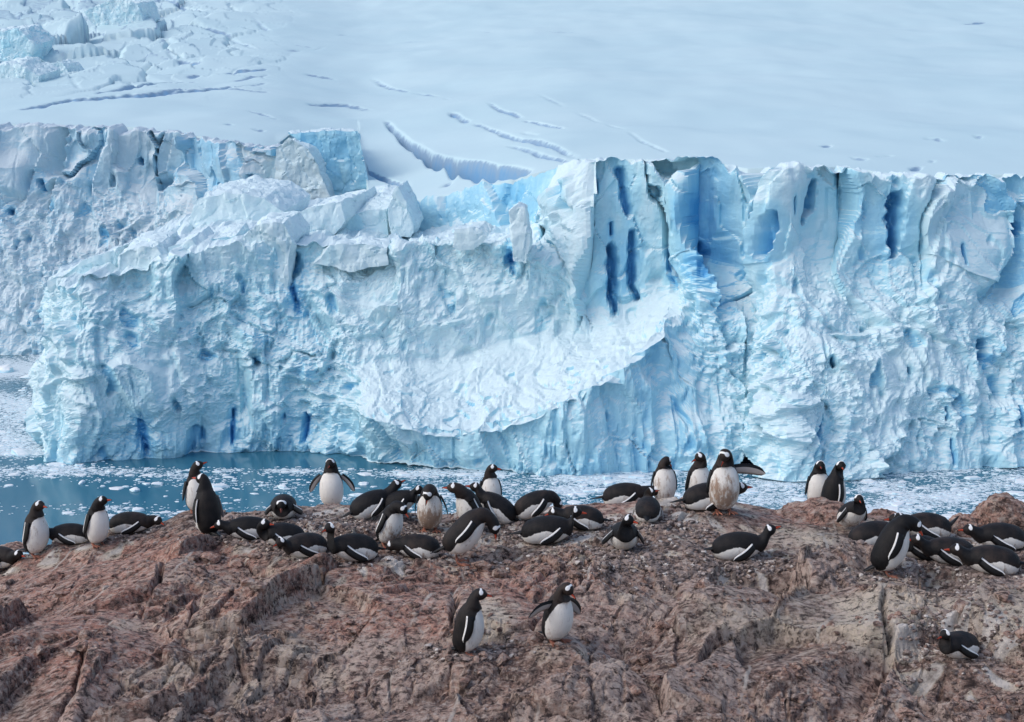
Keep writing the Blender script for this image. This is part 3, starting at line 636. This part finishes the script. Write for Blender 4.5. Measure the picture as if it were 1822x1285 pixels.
def rock_mat(name='rock'):
    k = M(name); p = k.pos()
    n1 = k.noise(p, 1.3, 6, .65); n2 = k.noise(p, 7.0, 6, .7); n3 = k.noise(k.pos((1, 1, 1), (0, 0, R(-60))), 3.0, 5, .7, 1.2)
    c = k.mix(k.ramp(n1, .35, .65), (.36, .230, .182), (.57, .375, .295))
    c = k.mix(k.ramp(k.attr('strata'), 0, -.75, 0, .62), c, (.120, .078, .064)); c = k.mix(k.ramp(k.attr('strata'), 0, .75, 0, .60), c, (.62, .50, .43))
    c = k.mix(k.math('MULTIPLY', k.attr('red'), k.ramp(n2, .35, .6, .35, .9)), c, (.54, .255, .185))
    c = k.mix(k.ramp(n3, .50, .72, 0, .55), c, (.56, .475, .41))
    c = k.mix(k.ramp(n2, .52, .36, 0, .85), c, (.070, .050, .046))
    g = k.math('ADD', k.math('MULTIPLY', k.attr('guano'), .55), k.math('SUBTRACT', k.math('ADD', k.math('MULTIPLY', n2, .8), k.math('MULTIPLY', n3, .6)), .70))
    c = k.mix(k.ramp(g, .14, .48, 0, .85), c, (.76, .66, .52))
    n4 = k.noise(k.pos((1, 1, 1), (0, 0, R(-60))), 11.0, 6, .8, .8)
    c = k.mix(k.ramp(n4, .50, .64, 0, .75), c, (.60, .475, .39)); c = k.mix(k.ramp(n4, .47, .36, 0, .85), c, (.075, .055, .05))
    n5 = k.noise(k.pos((1.0, 1.9, 1.4), (0, 0, R(-60))), 9.0, 5, .75, .4)
    c = k.mix(k.ramp(n5, .53, .62, 0, .70), c, (.68, .57, .49)); c = k.mix(k.ramp(n5, .475, .40, 0, .9), c, (.050, .034, .031))
    c = k.mix(k.ramp(g, .75, 1.2, 0, .9), c, (.80, .73, .66))
    # thin quartz veins and lime streaks
    w = k.n('ShaderNodeTexWave', wave_type='BANDS', bands_direction='X'); w.inputs['Scale'].default_value = .42; w.inputs['Distortion'].default_value = 6.5; w.inputs['Detail'].default_value = 4; w.inputs['Detail Scale'].default_value = 1.2
    k.L(k.pos((1, .5, .6), (0, 0, R(25))), w.inputs[0])
    vein = k.math('MULTIPLY', k.ramp(w.outputs[1], .988, .998), k.ramp(k.noise(p, 1.1, 2), .54, .60))
    c = k.mix(k.math('MULTIPLY', vein, .7), c, (.62, .57, .51))
    spk = k.math('MULTIPLY', k.ramp(k.noise(p, 23, 2, .5), .70, .74), k.ramp(k.noise(p, 2.0, 2), .48, .6))
    c = k.mix(k.math('MULTIPLY', spk, .8), c, (.66, .60, .54))
    c = k.mix(k.math('MULTIPLY', k.attr('crack'), k.ramp(n2, .62, .40, .25, .9)), c, (.060, .042, .037))       # darker joints, and peaty mud round the nests
    k.color(c); k.rough(.85); k.b.inputs['Specular IOR Level'].default_value = .25
    b = k.bump(k.noise(p, 14, 6, .8), .9, .07); k.bump(k.voro(k.pos((1, 1, 1), (0, 0, R(-60))), 20), .35, .03, b)
    return k.m
ROCK = rock_mat()
ZG = build_rock()
def ground(x, y):
    i = min(max(np.searchsorted(XS, x)-1, 0), len(XS)-2); j = min(max(np.searchsorted(YS, y)-1, 0), len(YS)-2)
    a = (x-XS[i])/(XS[i+1]-XS[i]); b = (y-YS[j])/(YS[j+1]-YS[j])
    return float((ZG[j, i]*(1-a)+ZG[j, i+1]*a)*(1-b)+(ZG[j+1, i]*(1-a)+ZG[j+1, i+1]*a)*b)
def hit(px, py):
    dx, dy, dz = (float(a) for a in ray(px, py))
    for t in np.arange(9.5, 26, .02):
        if CAMZ+t*dz <= ground(t*dx, t*dy): return t*dx, t*dy, ground(t*dx, t*dy)
    return None

# ---------------------------------------------------------------- loose rocks
def rock_lump(name, size, seed, sub=4, blocky=.6, zero=('guano', 'red', 'crack', 'strata')):
    bm = bmesh.new(); bmesh.ops.create_icosphere(bm, subdivisions=sub, radius=1.0)
    V = np.array([v.co[:] for v in bm.verts]); Fc = np.array([[v.index for v in f.verts] for f in bm.faces]); bm.free()
    rs = np.random.default_rng(seed)
    for _ in range(9):                                     # cut flat faces
        d = rs.normal(size=3); d /= np.linalg.norm(d); o = rs.uniform(.52, .85)
        s = V@d; V = V-np.clip(s-o, 0, None)[:, None]*d*blocky
    s = float(seed)
    n = fbm(V[:, 0]*1.5+s, V[:, 1]*1.5, V[:, 2]*1.5, 4, seed, .6)*.35 + fbm(V[:, 0]*6+s, V[:, 1]*6, V[:, 2]*6, 3, seed+5)*.10
    V = V*(1+n[:, None])*np.array(size)
    z = np.zeros(len(V))
    return np_mesh(name, V, Fc, {'guano': z+.1, 'red': z+.5, 'crack': z, 'strata': z})
for i, (px, py, Y, size, rot, label) in enumerate([
    (1795, 935, 19.4, (.52, .42, .40), 15, 'large square-edged rock block at the right end of the ridge'),
    (1712, 950, 19.2, (.24, .22, .27), 30, 'pale grey boulder leaning left of the large right-hand block'),
    (1455, 925, 19.5, (.56, .40, .27), 0, 'broad brown rock mound under the close pair of penguins'),
    (1566, 935, 19.9, (.30, .25, .21), 20, 'rounded grey-brown boulder on the skyline right of the close pair'),
    (15, 985, 23.5, (.36, .3, .17), 0, 'grey boulder beyond the ridge at the left edge'),
    (1330, 925, 19.5, (.42, .35, .12), 0, 'low rounded rock hump behind the feet of the tallest standing penguin')]):
    p = P(px, py, Y)
    o = link('boulder', rock_lump('boulder', size, 40+i, 5), ROCK); o.location = p; o.rotation_euler = (0, 0, R(rot)); tag(o, label, 'rock')
for i, (px, py, sz, sq, label) in enumerate(STONES):
    h = hit(px, py)
    o = link('loose_stone', rock_lump('loose_stone', (sz*.6, sz*.5, sz*.5*sq), 60+i, 3), ROCK); o.location = (h[0], h[1], h[2]+sz*.12); tag(o, label, 'stone')
# snow patch beyond the ridge at the left edge
def snow_patch():
    n = 40; u = np.linspace(-1, 1, n); A, B = np.meshgrid(u, u); r = np.hypot(A, B)
    p = P(8, 1000, 21.6)
    hgt = np.clip(1-r**2, -.4, 1)*.22 + fbm(A*2, B*2, 0, 3, 5)*.08
    G = np.stack([p[0]+A*.75, p[1]+B*.6, p[2]+hgt-.12], -1)
    tag(link('snow_patch', grid_mesh('snow_patch', G, {'blue': 0*A}, True), SNOW), 'small white snow patch on the rock at the left edge', 'snow')
snow_patch()
# pebbles of the nests: too many and too small to count
def pebble_mat():
    k = M('nest_pebble'); p = k.pos()
    n = k.voro(p, 24.0, out='Color'); sp = k.n('ShaderNodeSeparateColor'); k.L(n, sp.inputs[0])
    c = k.mix(sp.outputs[0], (.075, .056, .05), (.34, .265, .23)); c = k.mix(k.ramp(sp.outputs[1], .90, .96), c, (.60, .54, .48))
    k.color(c); k.rough(.8); k.bump(k.noise(p, 40, 3), .3, .01); return k.m
PEB = pebble_mat()
def pebbles():
    bm = bmesh.new(); bmesh.ops.create_icosphere(bm, subdivisions=1, radius=1.0)
    V0 = np.array([v.co[:] for v in bm.verts]); F0 = np.array([[v.index for v in f.verts] for f in bm.faces]); bm.free()
    AREAS = [(520, 945, 140, 32, 900), (700, 950, 110, 40, 700), (1110, 1000, 95, 26, 900), (1300, 1002, 110, 20, 800), (1200, 945, 70, 18, 350), (1700, 1010, 120, 30, 1100), (1740, 1040, 90, 22, 500), (1545, 985, 60, 16, 400), (400, 960, 70, 20, 250), (870, 1000, 120, 22, 200), (840, 1170, 110, 14, 300), (1690, 1180, 80, 20, 350), (1060, 930, 90, 14, 150), (900, 945, 60, 14, 200), (1590, 1000, 50, 14, 200), (230, 955, 40, 8, 60)]
    pts = []
    for cx, cy, rx, ry, n in AREAS:
        for _ in range(n):
            a, b = RNG.normal(size=2)*.55; px, py = cx+a*rx, cy+b*ry
            l = hit_macro_fast(px, py)
            if l: pts.append(l)
    for q in PENG:                                          # a ring of stones round each nest
        if q['pitch'] < 45:
            for _ in range(60):
                a = RNG.uniform(0, 6.28); r = abs(RNG.normal(.29, .06))
                pts.append((q['at'][0]+r*math.cos(a)*1.15, q['at'][1]+r*math.sin(a)))
    n = len(pts); out = []
    for x, y in pts:
        s = RNG.uniform(.012, .030)*(1.5 if RNG.uniform() < .12 else 1.0)
        q = Quaternion(RNG.normal(size=4)).normalized() if False else Matrix.Rotation(RNG.uniform(0, 6.28), 3, 'Z')
        v = V0*RNG.uniform(.75, 1.25, (len(V0), 1))*np.array([s*1.35, s, s*.7])
        v = v@np.array(q).T; out.append(v+np.array([x, y, ground(x, y)+s*.3]))
    V = np.concatenate(out); Fc = (F0[None]+len(V0)*np.arange(n)[:, None, None]).reshape(-1, 3)
    tag(link('nest_pebbles', np_mesh('nest_pebbles', V, Fc), PEB), 'grey-brown nest pebbles strewn between the penguins', 'pebbles', kind='stuff')
def hit_macro_fast(px, py):
    x, y = lvl(px, py, 43.5)
    for _ in range(3):
        z = ground(x, y); x, y = lvl(px, py, z)
    return (x, y) if 12 < y < 20.5 else None
pebbles()
def debris():
    """broken chips and stones lying in the hollows of the slope"""
    bm = bmesh.new(); bmesh.ops.create_icosphere(bm, subdivisions=1, radius=1.0)
    V0 = np.array([v.co[:] for v in bm.verts]); F0 = np.array([[v.index for v in f.verts] for f in bm.faces]); bm.free()
    out = []
    while len(out) < 1500:
        l = hit_macro_fast(RNG.uniform(-60, 1880), RNG.uniform(985, 1300))
        if not l: continue
        x, y = l; d = float(perlin(np.array([x*.9]), np.array([y*.9]), 4.0, 93)[0])
        if d < RNG.uniform(-.05, .35): continue
        if any((x-q['at'][0])**2+(y-q['at'][1])**2 < .03 for q in PENG): continue
        sz = .012+RNG.pareto(2.5)*.016; sz = min(sz, .09)
        v = V0*RNG.uniform(.6, 1.3, (len(V0), 1))*np.array([sz*1.4, sz, sz*.8]); a = RNG.uniform(0, 6.28); c, w = math.cos(a), math.sin(a)
        out.append(v@np.array([[c, w, 0], [-w, c, 0], [0, 0, 1]])+np.array([x, y, ground(x, y)+sz*.25]))
    n = len(out); V = np.concatenate(out); Fc = (F0[None]+len(V0)*np.arange(n)[:, None, None]).reshape(-1, 3); z = np.zeros(len(V))
    tag(link('rock_debris', np_mesh('rock_debris', V, Fc, {'guano': z, 'red': z+.4, 'crack': z, 'strata': z+np.repeat(RNG.uniform(-.5, .5, n), len(V0))}), ROCK), 'broken stone chips scattered over the brown rock slope', 'debris', kind='stuff')
debris()

# ---------------------------------------------------------------- penguin meshes
def plumage():
    k = M('plumage'); p = k.opos()
    n = k.noise(p, 30, 3); ns = k.noise(k.opos((1, 1, .35)), 20, 6, .75)
    be = k.math('ADD', k.attr('belly'), k.math('MULTIPLY', k.math('SUBTRACT', n, .5), .22))
    pa = k.attr('patch'); stn = k.attr('stain')
    black = k.mix(k.ramp(k.noise(p, 9, 4), .35, .7), (.006, .006, .007), (.015, .013, .013))
    oi = k.n('ShaderNodeObjectInfo').outputs['Random']
    black = k.mix(k.math('MULTIPLY', oi, k.ramp(k.noise(p, 5, 4), .4, .65)), black, (.048, .033, .027))
    white = k.mix(k.noise(p, 12, 3), (.74, .70, .64), (.86, .83, .77))
    stn = k.math('ADD', stn, k.math('MULTIPLY', oi, .34))
    s = k.ramp(k.math('ADD', stn, k.math('MULTIPLY', k.math('SUBTRACT', ns, .5), 3.4)), .45, 1.0)
    white = k.mix(k.math('MULTIPLY', s, .85), white, k.mix(k.noise(p, 25, 3), (.10, .050, .030), (.40, .23, .13)))
    c = k.mix(k.ramp(be, -.02, .02), black, white)
    c = k.mix(k.ramp(pa, -.05, .05), c, (.86, .86, .85))
    k.color(c); k.rough(.6); k.b.inputs['Specular IOR Level'].default_value = .22
    k.bump(k.noise(k.opos((1, 1, .5)), 55, 4, .7), .6, .012); return k.m
PLUM = plumage()
def flat(name, c, r=.5, n=0.0):
    k = M(name)
    if n: k.color(k.mix(k.noise(k.opos(), 22, 3), c, tuple(v*(1-n) for v in c)))
    else: k.color(c)
    k.rough(r); return k.m
F_BLACK, F_WHITE = flat('flipper_black', (.008, .008, .009), .5, .4), flat('flipper_white', (.80, .79, .77), .6, .1)
F_UNDER = flat('flipper_underside', (.50, .45, .42), .6, .25)
ORANGE, BILLK, FOOTC = flat('bill_red', (.60, .085, .04), .4, .25), flat('bill_black', (.018, .015, .015), .35), flat('foot_orange', (.42, .17, .11), .6, .45)
EYE = flat('eye_dark', (.02, .012, .008), .1)
def flipper_mesh(side):
    """blade along -z from the shoulder; leading edge +x (front), outer face +y for side=1"""
    n = 10; V = []; Fc = []; mi = []
    for i in range(n+1):
        t = i/n; z = -.235*t
        w = .034*(1-.15*t)*math.sqrt(max(1-(max(t-.72, 0)/.28)**2, .02)) + .006*math.sin(math.pi*t)
        xc = .012*math.sin(math.pi*t*.9) - .020*t*t; th = .009*(1-.6*t)
        bow = .012*math.sin(math.pi*t)
        for x, y in ((w, 0), (w*.35, th), (-w*.62, th*.8), (-w, 0), (-w*.5, -th*.7), (w*.35, -th*.8)):
            V.append((xc+x, side*(y+bow), z))
    for i in range(n):
        for j in range(6):
            a, b = i*6+j, i*6+(j+1) % 6; q = (a, b, b+6, a+6); Fc.append(q if side < 0 else q[::-1])
            mi.append(1 if j == 2 else (2 if j in (3, 4) else 0))
    Fc.append(tuple(range(n*6, n*6+6))); mi.append(0); Fc.append(tuple(range(5, -1, -1))); mi.append(0)
    me = bpy.data.meshes.new('flipper'); me.from_pydata(V, [], Fc); me.update()
    for m in (F_BLACK, F_WHITE, F_UNDER): me.materials.append(m)
    for p, i in zip(me.polygons, mi): p.material_index = i; p.use_smooth = True
    return me
FLIP = {1: flipper_mesh(1), -1: flipper_mesh(-1)}
def bill_mesh():
    V, Fc, mi = [], [], []; n, s = 6, 8
    for i in range(n+1):
        t = i/n; x = .062*t; r = .0145*(1-t)**.75+.0022; dz = -.010*t**2.2
        for j in range(s):
            a = 2*math.pi*j/s; V.append((x, r*.72*math.sin(a), dz+r*math.cos(a)))
    for i in range(n):
        for j in range(s):
            a, b = i*s+j, i*s+(j+1) % s; Fc.append((a, b, b+s, a+s)); mi.append(1 if (j in (0, s-1) or i >= n-1) else 0)
    Fc.append(tuple(range(n*s, n*s+s))); mi.append(1)
    me = bpy.data.meshes.new('bill'); me.from_pydata(V, [], Fc); me.update(); me.materials.append(ORANGE); me.materials.append(BILLK)
    for p, i in zip(me.polygons, mi): p.material_index = i; p.use_smooth = True
    return me
BILL = bill_mesh()
def foot_mesh():
    bm = bmesh.new()
    def loft(pts):
        prev = None
        for x, y, z, rx, rz in pts:
            ring = [bm.verts.new((x, y+rx*math.cos(a), max(z+rz*math.sin(a), .0))) for a in [2*math.pi*i/6 for i in range(6)]]
            if prev:
                for i in range(6): bm.faces.new((prev[i], prev[(i+1) % 6], ring[(i+1) % 6], ring[i]))
            else: bm.faces.new(ring[::-1])
            prev = ring
        bm.faces.new(prev)
    loft([(-.03, 0, .06, .020, .022), (-.015, 0, .03, .017, .018), (.0, 0, .014, .018, .013), (.03, 0, .010, .026, .009), (.05, 0, .007, .034, .006)])     # shank and web
    for y1, L in ((-.034, .082), (0, .098), (.034, .084)):
        loft([(.01, y1*.3, .012, .009, .009), (.05, y1*.75, .010, .010, .009), (L-.015, y1*1.05, .008, .008, .007), (L, y1*1.15, .004, .003, .003)])
    me = bpy.data.meshes.new('foot'); bm.to_mesh(me); bm.free(); me.materials.append(FOOTC)
    for p in me.polygons: p.use_smooth = True
    return me
FOOT = foot_mesh()
def tail_mesh():
    V, Fc = [], []; n = 5
    for i in range(n+1):
        t = i/n; x = -.16*t; w = .040*(1-t)+.020*t*(1-t)*4*.6+.005; h = .016*(1-t)+.003
        V += [(x, -w, 0), (x, 0, h), (x, w, 0), (x, 0, -h)]
    for i in range(n):
        for j in range(4):
            a, b = i*4+j, i*4+(j+1) % 4; Fc.append((a, b, b+4, a+4))
    Fc.append((n*4, n*4+1, n*4+2, n*4+3)); Fc.append((3, 2, 1, 0))
    me = bpy.data.meshes.new('tail'); me.from_pydata(V, [], Fc); me.update(); me.materials.append(F_BLACK)
    for p in me.polygons: p.use_smooth = True
    return me
TAIL = tail_mesh()
def eye_mesh():
    bm = bmesh.new(); bmesh.ops.create_uvsphere(bm, u_segments=6, v_segments=4, radius=.0055)
    me = bpy.data.meshes.new('eye'); bm.to_mesh(me); bm.free(); me.materials.append(EYE); return me
EYEM = eye_mesh()
TORSO = [(0, .015, .015), (.03, .062, .055), (.09, .100, .086), (.2, .130, .115), (.36, .146, .131), (.52, .148, .134), (.68, .143, .128), (.82, .129, .113), (.93, .107, .094), (1.0, .089, .081)]
PHI = [(0, 60), (.06, 75), (.15, 84), (.3, 94), (.5, 98), (.66, 88), (.8, 74), (.93, 64), (.985, 46), (1.03, 0), (1.1, -60), (9, -120)]
NECK = [(0, .086, .079), (.22, .070, .068), (.45, .057, .058), (.62, .053, .055), (.74, .051, .053), (.84, .043, .045), (.92, .030, .032), (.97, .019, .020), (1.0, .010, .010)]
def frame(t, v): t = t.normalized(); v = (v-t*v.dot(t)).normalized(); l = t.cross(v); return Matrix((t, v, l)).transposed()
def make_penguin(q, idx):
    p = R(q['pitch']); lying = q['pitch'] < 35
    t = Vector((math.cos(p), 0, math.sin(p))); v = Vector((math.sin(p), 0, -math.cos(p)))
    T0 = frame(t, v); Lt = .42; fat = random.uniform(.90, 1.02)
    if lying: base = Vector((-.20, 0, .085))
    elif q['pitch'] < 56: base = Vector((-.16, 0, .13))
    elif q['pitch'] < 72: base = Vector((-.11, 0, .06))
    else: base = Vector((-.035-.10*math.cos(p), 0, .025))
    S = base + t*Lt + v*.012
    nf, nu = q['neck']; hy, hp = R(q['hy']), R(q['hp'])
    H = S + Vector((nf*math.cos(hy*.35) if lying else nf, math.sin(hy)*.02, nu))
    b = Vector((math.cos(hp)*math.cos(hy), math.cos(hp)*math.sin(hy), math.sin(hp)))
    up = Vector((0, 0, 1)); up = (up-b*up.dot(b)).normalized(); H0 = frame(b, -up)
    q0, q1 = T0.to_quaternion(), H0.to_quaternion()
    if q0.dot(q1) < 0: q1.negate()
    kl = (H-S).length; P1 = S+t*kl*.5; P2 = H-b*.03
    rings = []
    for i in range(21):
        u = i/20; c = base+t*Lt*u + v*(.022*math.sin(math.pi*min(u*1.1, 1)) if not lying else 0)
        rings.append((c, T0, np.interp(u, [a[0] for a in TORSO], [a[1] for a in TORSO])*(.94 if not lying else 1.0)*fat, np.interp(u, [a[0] for a in TORSO], [a[2] for a in TORSO]), u, -1))
    for i in range(1, 23):
        w = i/22
        if w <= .68:
            s = w/.68; c = S*(1-s)**3+P1*3*s*(1-s)**2+P2*3*s*s*(1-s)+H*s**3
        else: c = H+b*(.066*(w-.68)/.32)
        qq = q0.slerp(q1, min(1, (w/.66)) ** 1.0).to_matrix()
        rings.append((c, qq, np.interp(w, [a[0] for a in NECK], [a[1] for a in NECK]), np.interp(w, [a[0] for a in NECK], [a[2] for a in NECK]), 1+w, w))
    ns = 26; V = []; be = []; pa = []; stn = []
    for c, m, rw, rd, u, w in rings:
        tt, vv, ll = m.col[0], m.col[1], m.col[2]
        phi = np.interp(u, [a[0] for a in PHI], [a[1] for a in PHI])
        for j in range(ns):
            a = 2*math.pi*j/ns; a = a if a <= math.pi else a-2*math.pi
            co = c + vv*(rd*math.cos(a)) + ll*(rw*math.sin(a))
            if lying and w < 0:
                if co.z < .03: co.z = .03-(.03-co.z)*.35; co.y *= 1.06
                co.z = max(co.z, -.01)
            V.append(co); be.append(R(phi+(7 if lying else 0))-abs(a) if w < .25 else -1)
            if w > 0:
                d = math.degrees(abs(a)); k1 = 1-((w-.71)/.10)**2-((d-126)/28)**2; k2 = .5*(1-((w-.70)/.05)**2) if d > 120 else -1
                pa.append(max(k1, k2))
            else: pa.append(-1)
            stn.append(q['stain']*(.15+.95*math.exp(-((u-.42)/.30)**2))*(1.25-abs(a)/2.2)*.9 if w < 0 else 0)
    Fc = [(i*ns+j, i*ns+(j+1) % ns, (i+1)*ns+(j+1) % ns, (i+1)*ns+j) for i in range(len(rings)-1) for j in range(ns)]
    me = bpy.data.meshes.new('body'); nV = len(V); V += [rings[0][0]-t*.008, rings[-1][0]+b*.006]; be += [-1, -1]; pa += [-1, -1]; stn += [0, 0]
    Fc += [(nV, (j+1) % ns, j) for j in range(ns)]; o = (len(rings)-1)*ns; Fc += [(nV+1, o+j, o+(j+1) % ns) for j in range(ns)]
    me.from_pydata([tuple(x) for x in V], [], Fc)
    for nme, a in (('belly', be), ('patch', pa), ('stain', stn)):
        at = me.attributes.new(nme, 'FLOAT', 'POINT'); at.data.foreach_set('value', np.array(a, np.float32))
    for f in me.polygons: f.use_smooth = True
    me.update()
    root = bpy.data.objects.new('penguin', None); COL.objects.link(root); root.empty_display_size = .1
    x, y, z = q['at']; root.location = (x, y, ground(x, y)-.005); root.rotation_euler = (0, 0, R(q['yaw'] + (random.uniform(-9, 9) if lying else 0))); s = q['size']*(1.07 if q['py'] > 1100 else 1.15 if lying else 1.13); root.scale = (s, s, s)
    tag(root, q['label'], 'penguin', 'penguins on the rocks')
    link('body', me, PLUM, root)
    # flippers hang from the shoulder towards the tail
    for side, sp in ((1, q['fl'][0]), (-1, q['fl'][1])):
        l = T0.col[2]*side; bt = T0.col[0]; fr = T0.col[1]
        rt = base+t*Lt*.87+l*(.112 if lying else .075 if sp > 50 else .112)-fr*.010; sp = max(sp, 9) if not lying else sp
        d = (-bt*math.cos(R(sp))+l*math.sin(R(sp))).normalized()
        if lying: d = (d + fr*.42 + l*.20).normalized()
        else: d = (d + fr*.06).normalized()
        zax = -d; out = (l-d*l.dot(d)).normalized()
        if sp > 20 and not lying: out = (l*.35-fr); out = (out-d*out.dot(d)).normalized()
        xax = out.cross(zax)*side
        m = Matrix((xax, out*side, zax)).transposed().to_4x4() @ Matrix.Scale(1.3 if sp > 50 else 1.0, 4); m.translation = rt
        f = link('flipper', FLIP[side], None, root); f.matrix_local = m
    bl = link('bill', BILL, None, root)
    m = Matrix((b, up.cross(b), up)).transposed().to_4x4(); m.translation = H+b*.058-up*.004; bl.matrix_local = m
    for side in (1, -1):
        e = link('eye', EYEM, None, root); e.location = H+b*.030+up.cross(b)*side*.042+up*.012
    tl = link('tail', TAIL, None, root); td = -t if lying else Vector((-1, 0, -.12 if q['pitch'] > 72 else -.5)).normalized()
    if q['tail']: td = Vector((-math.cos(R(q['tail'])), 0, math.sin(R(q['tail']))))
    yx = Vector((0, 1, 0)); zx = (-td).cross(yx); m = Matrix((-td, yx, zx)).transposed().to_4x4(); m.translation = base+t*.035-v*.02; tl.matrix_local = m
    if lying: return
    fx = base.x + Lt*.30*t.x + .03
    for side in (1, -1):
        ft = link('foot', FOOT, None, root); ft.location = (fx, side*.058, .004); ft.rotation_euler = (0, 0, side*.18)
for i, q in enumerate(PENG): make_penguin(q, i)

# ---------------------------------------------------------------- seracs: separate blocks of ice on the glacier
def serac(poly, Y, depth, shift, blue, label, seed, name='serac', rough=.6):
    """front outline (photo pixels at distance Y) given depth; shift = sideways and upward lean of the back (m)"""
    fr = [Vector(P(x, y, Y)) for x, y in poly]
    bk = [v+Vector((shift[0], depth, shift[1])) for v in fr]
    bm = bmesh.new(); a = [bm.verts.new(v) for v in fr]; c = [bm.verts.new(v) for v in bk]; n = len(a)
    bm.faces.new(a); bm.faces.new(c[::-1])
    for i in range(n): bm.faces.new((a[(i+1) % n], a[i], c[i], c[(i+1) % n]))
    bmesh.ops.triangulate(bm, faces=bm.faces)
    for _ in range(6):
        es = [e for e in bm.edges if e.calc_length() > .55]
        if not es: break
        bmesh.ops.subdivide_edges(bm, edges=es, cuts=1); bmesh.ops.triangulate(bm, faces=bm.faces)
        if len(bm.verts) > 5000: break
    bmesh.ops.recalc_face_normals(bm, faces=bm.faces)
    V = np.array([v.co[:] for v in bm.verts]); N = np.array([v.normal[:] for v in bm.verts]); Fc = np.array([[v.index for v in f.verts] for f in bm.faces]); bm.free()
    d = fbm(V[:, 0]/5, V[:, 1]/5, V[:, 2]/5, 3, seed)*1.6 + fbm(V[:, 0]/1.3, V[:, 1]/1.3, V[:, 2]/1.8, 3, seed+3)*.55
    f1, f2, r, o = worley(V[:, 0]/2.4, V[:, 1]/2.4, V[:, 2]/3.5, seed+6); d += (r[0]-.5)*.5+o[0]*(r[1]-.5)*.7-.25*sstep(.06, 0, f2-f1)
    V = V+N*(d*rough*(1.0 if Y < 400 else 1.5))[:, None]
    org = V.mean(0); org[2] = V[:, 2].min(); V = V-org
    ob = link(name, np_mesh(name, V, Fc, {'blue': np.full(len(V), blue)+.25*(r[2]-.5)}), ICE); ob.location = org
    tag(ob, label, 'ice block', 'seracs of the glacier')
SER = [
 ([(207,452),(232,440),(278,436),(296,470),(302,520),(306,580),(262,585),(216,545),(204,500)], 212, 9, (1, 1.0), -.05, 'grey-white slab with a vertical crack standing at the left end of the ice front'),
 ([(82,498),(150,466),(208,440),(206,500),(200,545),(150,555),(96,535)], 217, 8, (2, .6), .15, 'tilted slab with a sloping top at the far left tip of the ice front'),
 ([(300,440),(340,424),(352,440),(345,485),(310,490)], 214, 7, (1, .8), .1, 'small pale block right of the cracked slab'),
 ([(352,430),(420,418),(430,450),(424,500),(360,500)], 217, 8, (0, .8), .25, 'bluish block between the small pale block and the tall tower'),
 ([(432,420),(455,402),(505,396),(520,430),(512,470),(505,545),(448,560),(436,480)], 214, 10, (1, 1.0), .0, 'tall grey tower left of the deep blue cleft'),
 ([(335,392),(352,352),(400,345),(470,352),(505,378),(500,402),(420,410),(340,412)], 236, 16, (2, 1.6), -.3, 'broad snow-topped block on the promontory'),
 ([(505,392),(545,372),(606,358),(612,392),(586,430),(540,425),(512,410)], 228, 12, (4, 1.4), .0, 'wedge-shaped snow block left of the dark gap'),
 ([(616,382),(650,372),(688,372),(692,420),(640,424),(612,418)], 232, 12, (2, 2.6), .2, 'squared blue-fronted block beside the dark vertical gap'),
 ([(694,410),(690,370),(706,334),(722,360),(736,405),(730,420),(698,424)], 231, 9, (1, .6), .0, 'pointed fin of ice right of the dark vertical gap'),
 ([(906,378),(918,366),(932,372),(942,430),(936,470),(912,466)], 210, 4, (.5, .2), -.1, 'slender grey ice pinnacle left of the high cliff'),
 ([(806,440),(812,410),(850,408),(866,420),(842,440),(815,446)], 213, 4, (1, .8), -.15, 'small snow-capped block on the crest of the middle ice'),
 ([(556,470),(590,440),(640,432),(690,440),(690,470),(620,480)], 214, 6, (0, .5), .0, 'rounded white lump of broken ice above the middle rubble'),
 ([(518,238),(575,236),(637,234),(640,290),(664,362),(622,366),(590,356),(566,290),(548,262)], 286, 42, (-6, -.8), .7, 'deep blue fractured ice wall behind the promontory'),
 ([(490,262),(515,246),(548,264),(566,292),(590,362),(520,368),(490,352)], 281, 30, (4, -.6), -.3, 'white snow ramp left of the deep blue ice wall'),
 ([(80,160),(100,106),(112,112),(140,158),(110,164)], 470, 10, (2, 0), -.1, 'pointed white fin of ice in the icefall at upper left'),
 ([(-20,55),(34,52),(60,80),(56,108),(-20,112)], 500, 16, (2, 2), .3, 'pale bluish broken block at the upper left edge'),
 ([(150,20),(200,-2),(245,6),(255,40),(240,58),(165,45)], 640, 18, (3, 2), .1, 'bluish rounded serac near the top of the icefall'),
 ([(-20,118),(30,112),(70,135),(66,165),(-20,170)], 440, 14, (2, 2), .05, 'low white block below the pale blue one at the left edge'),
]
for i, s in enumerate(SER): serac(*s, seed=500+11*i)
# ---------------------------------------------------------------- larger floating pieces
def floe(px, py, w, h, label, seed):
    Yw = float(water_Y(py)); p = P(px, py, Yw)
    me = rock_lump('ice_floe', (w/2, w*.36, h), seed, 3, .7)
    o = link('ice_floe', me, FLOE); o.location = (p[0], p[1], h*.12); o.rotation_euler = (0, 0, seed); tag(o, label, 'ice floe', 'larger pieces of floating ice')
for i, a in enumerate([(40,808,4.2,.75,'long low ice piece floating off the left tip of the ice front'),(875,873,2.0,.75,'peaked ice piece floating behind the small upright penguin'),(146,860,1.2,.35,'lone ice piece on the open water above the second standing penguin'),(240,874,1.6,.4,'ice piece left of the white-breasted standing penguin on open water'),(280,862,1.6,.3,'flat ice piece on dark water between the ice foot and the ridge'),(822,878,1.3,.35,'small ice piece above the stained penguins'),(503,868,1.7,.45,'rounded ice piece left of the wings-out penguin'),(648,862,1.7,.35,'flat ice piece right of the wings-out penguin'),(1018,882,1.8,.3,'flat ice piece above the nesting red-billed penguin'),(8,660,4.5,1.1,'ice piece on the far water at the left edge'),(55,672,4.0,.7,'ice piece on the far water beside the ice front')]): floe(*a, seed=700+i)
